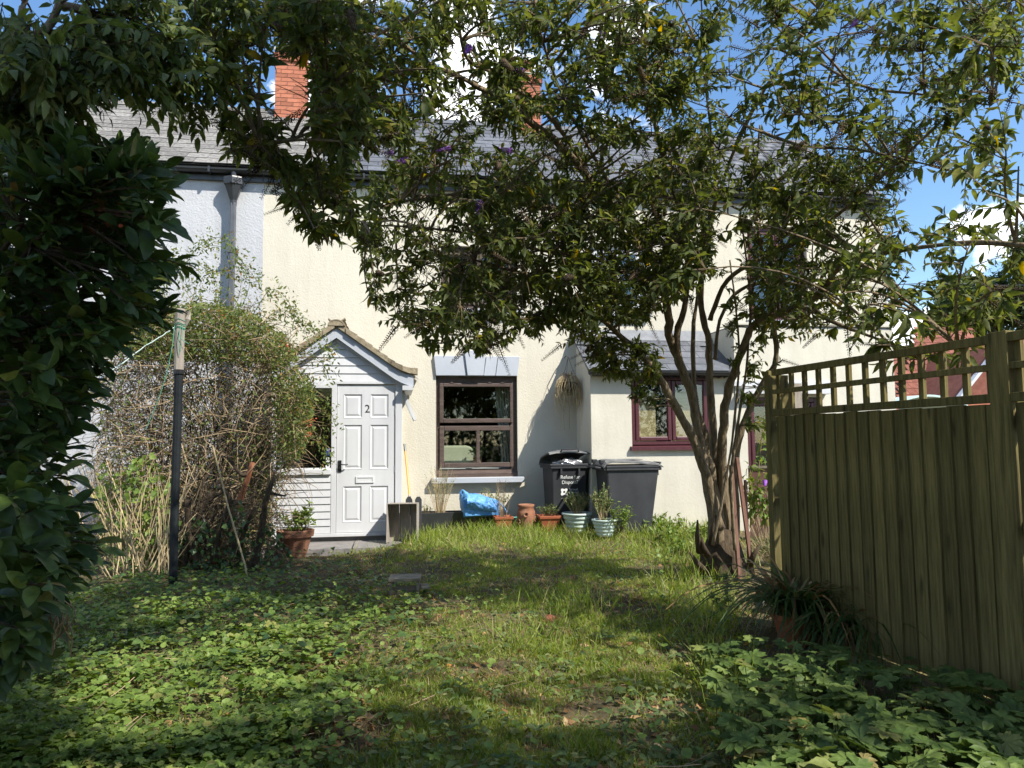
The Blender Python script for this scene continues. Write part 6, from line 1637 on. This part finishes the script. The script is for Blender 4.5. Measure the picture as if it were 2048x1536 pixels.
cover('buttercup_leaves', 'small lobed weed leaves mixed into the left ground cover', 12000, T_PALM2, 'ground_leaf',
      lambda x, y, px, py: np.clip(1/(1+np.exp((px-left_edge(py)+20)/60))*np.clip(nz2(x, y, 4.3, 9.)*2.4-.6, .03, 1)*np.clip((py-1130)/80, 0, 1)+.03*(px < 1450), 0, 1), .025, .07, .03, .2, tilt=.5)
cover('ivy_carpet', 'dark pointed ivy leaves under the thicket and clothes post', 16000, T_IVY, 'ivy_leaf',
      lambda x, y, px, py: np.clip(np.exp(-(((px-400)/330)**2+((py-1200)/85)**2))*1.1, 0, 1)*(px < 860), .035, .08, .01, .16)
cover('weeds', 'mixed small weeds through the lawn', 30000, T_LFT, 'herb_leaf',
      lambda x, y, px, py: .55*(px > 100)*(px < 1500)*np.clip(nz2(x, y, 5.0, 8.)*2-.5, 0, 1)+.9*np.exp(-(((px-1330)/110)**2+((py-1080)/30)**2)), .03, .07, .01, .09, 'weeds', tilt=.6)
cover('fallen_leaves', 'scattered brown fallen leaves on the ground', 3600, T_IVY, 'dry_leaf',
      lambda x, y, px, py: .5+0*px, .03, .065, .0, .03, 'leaves', tilt=.5)
# dead twigs lying about
mb = MB()
x, y, px, py = field(800)
for i in range(len(x)):
    if y[i] > 9.3 or px[i] > 1500: continue
    if px[i] > left_edge(py[i])+120 and rng.uniform() < .8: continue
    z = float(zg(x[i], y[i])); a = np.array([x[i], y[i], z+rng.uniform(0, .03)]); th = rng.uniform(0, 6.28); ln = rng.uniform(.06, .3)
    b = a+np.array([math.cos(th)*ln, math.sin(th)*ln, rng.uniform(-.01, .08)]); mb.tube(bez(a, (a+b)/2+rv(.02), b, 4), .0022, 3, False)
o = mb.build('dead_twigs', 'twig_tan', None); tag(o, 'dry twigs and stems lying over the ground', 'twigs', kind='stuff')
# broad-leaved plants standing in the weeds under the tree
wd_ = thing('nettle_clump', 'clump of leafy green weeds at the right end of the lawn', 'weeds', (3.3, 8.3, 0))
for px_, py_ in ((1330, 1090), (1300, 1075), (1270, 1068), (1365, 1110), (1390, 1085), (1240, 1062), (1215, 1060), (1290, 1062), (1340, 1070)):
    p = gz(px_, py_, 0); bush(wd_, (p[0], p[1], float(zg(p[0], p[1]))), .26, .30, 22, 210, .075, 'ground_leaf', tmpl=T_LFT, up=.3)

# ------------------------------------------------------------------ beyond the garden
fh = thing('far_house', 'distant house with brown-red tiled roof and white verge beyond the fence', 'house', (14, 22, 0))
def Q(px, py, Y=22): return at(px, py, Y)
e0, e1 = Q(1775, 830), Q(2300, 830); r0, r1 = Q(1880, 690), Q(2300, 655)
MB().add([tuple(e0), tuple(e1), (r1[0], 25, r1[2]+.35), (r0[0]+.5, 25, r0[2]+.35)], [(0, 1, 2, 3)]).build('roof', 'roof_tile_red', fh)
MB().add([tuple(e0), (r0[0]+.5, 25, r0[2]+.35), (e0[0], 28, e0[2])], [(0, 1, 2)]).build('hip', 'roof_tile_red', fh)
MB().box(e0[0]+.3, e1[0], 22.3, 28, -.2, e0[2]+.05).build('wall', 'brick', fh)
tl = MB().box(0, .3, 0, .3, 0, .03); tme = bpy.data.meshes.new('roof_tile'); tme.from_pydata(tl.v, [], tl.f); tme.update(); tme.materials.append(M['roof_tile_red'])
rise = (r1[2]+.35-e1[2]); run = 3.0; sl3 = math.atan2(rise, run); L3 = math.hypot(rise, run)
for j in range(int(L3/.3)):
    for i in range(17):
        x = e0[0]+.3+j*.22+i*.31
        if x > e0[0]+5.6: continue
        t_ = j*.3; place('roof_tile', tme, Matrix.Translation((x, 22-.03+t_*math.cos(sl3), e0[2]+.02+t_*math.sin(sl3))) @ Matrix.Rotation(sl3-.05, 4, 'X'), fh)
w0, w1 = Q(1918, 800, 20.5), Q(2005, 690, 20.5); w2 = Q(2110, 800, 20.5)
MB().add([(w0[0], 20.5, w0[2]), (w2[0], 20.5, w2[2]), (w1[0], 20.5, w1[2]), (w0[0], 24.5, w0[2]), (w2[0], 24.5, w2[2]), (w1[0], 24.5, w1[2])], [(0, 1, 2), (0, 2, 5, 3), (1, 4, 5, 2)]).build('wing_gable', 'roof_tile_red', fh)
MB().box(w0[0]+.1, w2[0]-.1, 20.55, 24.4, -.2, w0[2]).build('wing_wall', 'brick', fh)
for a, b in ((w0, w1), (w2, w1)):
    dv = unit(b-a); nv = np.array([-dv[2], 0, dv[0]])*.09
    MB().add([tuple(a+np.array([0, -.08, 0])), tuple(b+np.array([0, -.08, 0])), tuple(b+nv+np.array([0, -.08, 0])), tuple(a+nv+np.array([0, -.08, 0])), tuple(a+np.array([0, .1, 0])), tuple(b+np.array([0, .1, 0])), tuple(b+nv+np.array([0, .1, 0])), tuple(a+nv+np.array([0, .1, 0]))],
             [(0, 1, 2, 3), (7, 6, 5, 4), (0, 4, 5, 1), (3, 2, 6, 7)]).build('verge_board', 'white_paint', fh)
sh = thing('garden_shed', 'pale teal curved roof of a garden shelter seen through the trellis', 'shed', (8.8, 13.5, 0))
s0, s1 = at(1780, 786, 13.5), at(1935, 797, 13.5); n = 14; V = []; Fs = []
for i in range(n+1):
    t_ = i/n; x = s0[0]+(s1[0]-s0[0])*t_
    for y in (13.5, 15.5): V.append((x, y, s1[2]-.12+.2*math.sin(math.pi*t_)))
    for y in (13.5, 15.5): V.append((x, y, s1[2]-.16+.2*math.sin(math.pi*t_)))
for i in range(n): a = 4*i; Fs += [(a, a+4, a+5, a+1), (a, a+2, a+6, a+4), (a+2, a+3, a+7, a+6), (a+1, a+5, a+7, a+3)]
MB().add(V, Fs).build('roof', 'teal_roof', sh)
for x in (s0[0]+.06, s1[0]-.16):
    for y in (13.55, 15.3): MB().box(x, x+.1, y, y+.1, -.1, s1[2]-.15).build('post', 'white_paint', sh)
def far_tree(name, label, base, c, rad, n, size):
    t = thing(name, label, 'tree', (base[0], base[1], 0), 'trees beyond the houses')
    c = np.array(c); MB().tube([(base[0], base[1], -.2), (base[0]+.1, base[1], c[2]*.5), tuple(c+np.array([0, 0, rad[2]*.3]))], [.3, .2, .06], 8, True, .08).build('trunk', 'bark', t, smooth=True)
    cl = []
    for k in range(42):
        d = unit(rv()); cl.append(c+d*np.array(rad)*rng.uniform(.35, .9))
    mb = MB()
    for q in cl: mb.tube(bez(np.array([base[0], base[1], c[2]*.55]), (c+q)/2+np.array([0, 0, -.3]), q, 5), [.06, .04, .03, .02, .01], 4, False)
    mb.build('limb', 'bark', t)
    pos = []
    for k in range(n):
        q = cl[rng.integers(len(cl))]; pos.append(q+rv(1)*np.array(rad)*.17)
    pos = np.array(pos); d = rng.normal(size=pos.shape)+np.array([0, 0, -.3]); leaves(t, T_LFT, frames(pos, d, rng.normal(size=pos.shape)*.6+np.array([0, -.2, .9]), rng.uniform(.6, 1.2, len(pos))*size), 'far_leaf', mass='crown')
c = at(1945, 612, 28); far_tree('far_tree', 'olive-green tree rising over the distant red roof', (c[0], 28), (c[0], 28, c[2]), (2.1, 2.0, 1.5), 9000, .30)
c = at(2080, 560, 26); far_tree('far_tree', 'darker tree cut by the right edge beyond the fence', (c[0], 26), (c[0], 26, c[2]), (1.5, 1.5, 2.6), 7000, .28)
o = MB().tube([at(1700, 567, 14)]+[at(x, 569+2*math.sin(x), 16+(x-1700)*.01) for x in range(1760, 2200, 80)], .012, 4, False).build('overhead_wire', 'black_iron', None); tag(o, 'thin overhead wire crossing the sky beyond the house end', 'wire')

# tall unseen hedge added behind the viewpoint to block low sky; window glass mirrors it
hg = thing('tall_hedge', 'tall dark hedge added out of view to block low sky, mirrored in the window glass', 'hedge', (0, -5, 0))
mb = MB()
for k in range(14):
    x = -8+k*1.25; mb.tube([(x, -5.2, -.2), (x+.1, -5.1, 2), (x, -5, 4.2)], [.09, .07, .03], 6, False)
mb.build('stems', 'bark_dark', hg)['kind'] = 'stuff'
n = 15000; pos = np.stack([rng.uniform(-9, 10, n), -5+rng.normal(0, .5, n), 5.2*rng.uniform(0, 1, n)**.9+rng.normal(0, .25, n)], 1); pos[:, 2] += .6*np.sin(pos[:, 0]*.9)*pos[:, 2]/5
d = rng.normal(size=pos.shape)+np.array([0, .3, -.3]); leaves(hg, T_LFT, frames(pos, d, rng.normal(size=pos.shape)*.6+np.array([0, .5, .7]), rng.uniform(.18, .36, n)), 'laurel_leaf', mass='foliage')
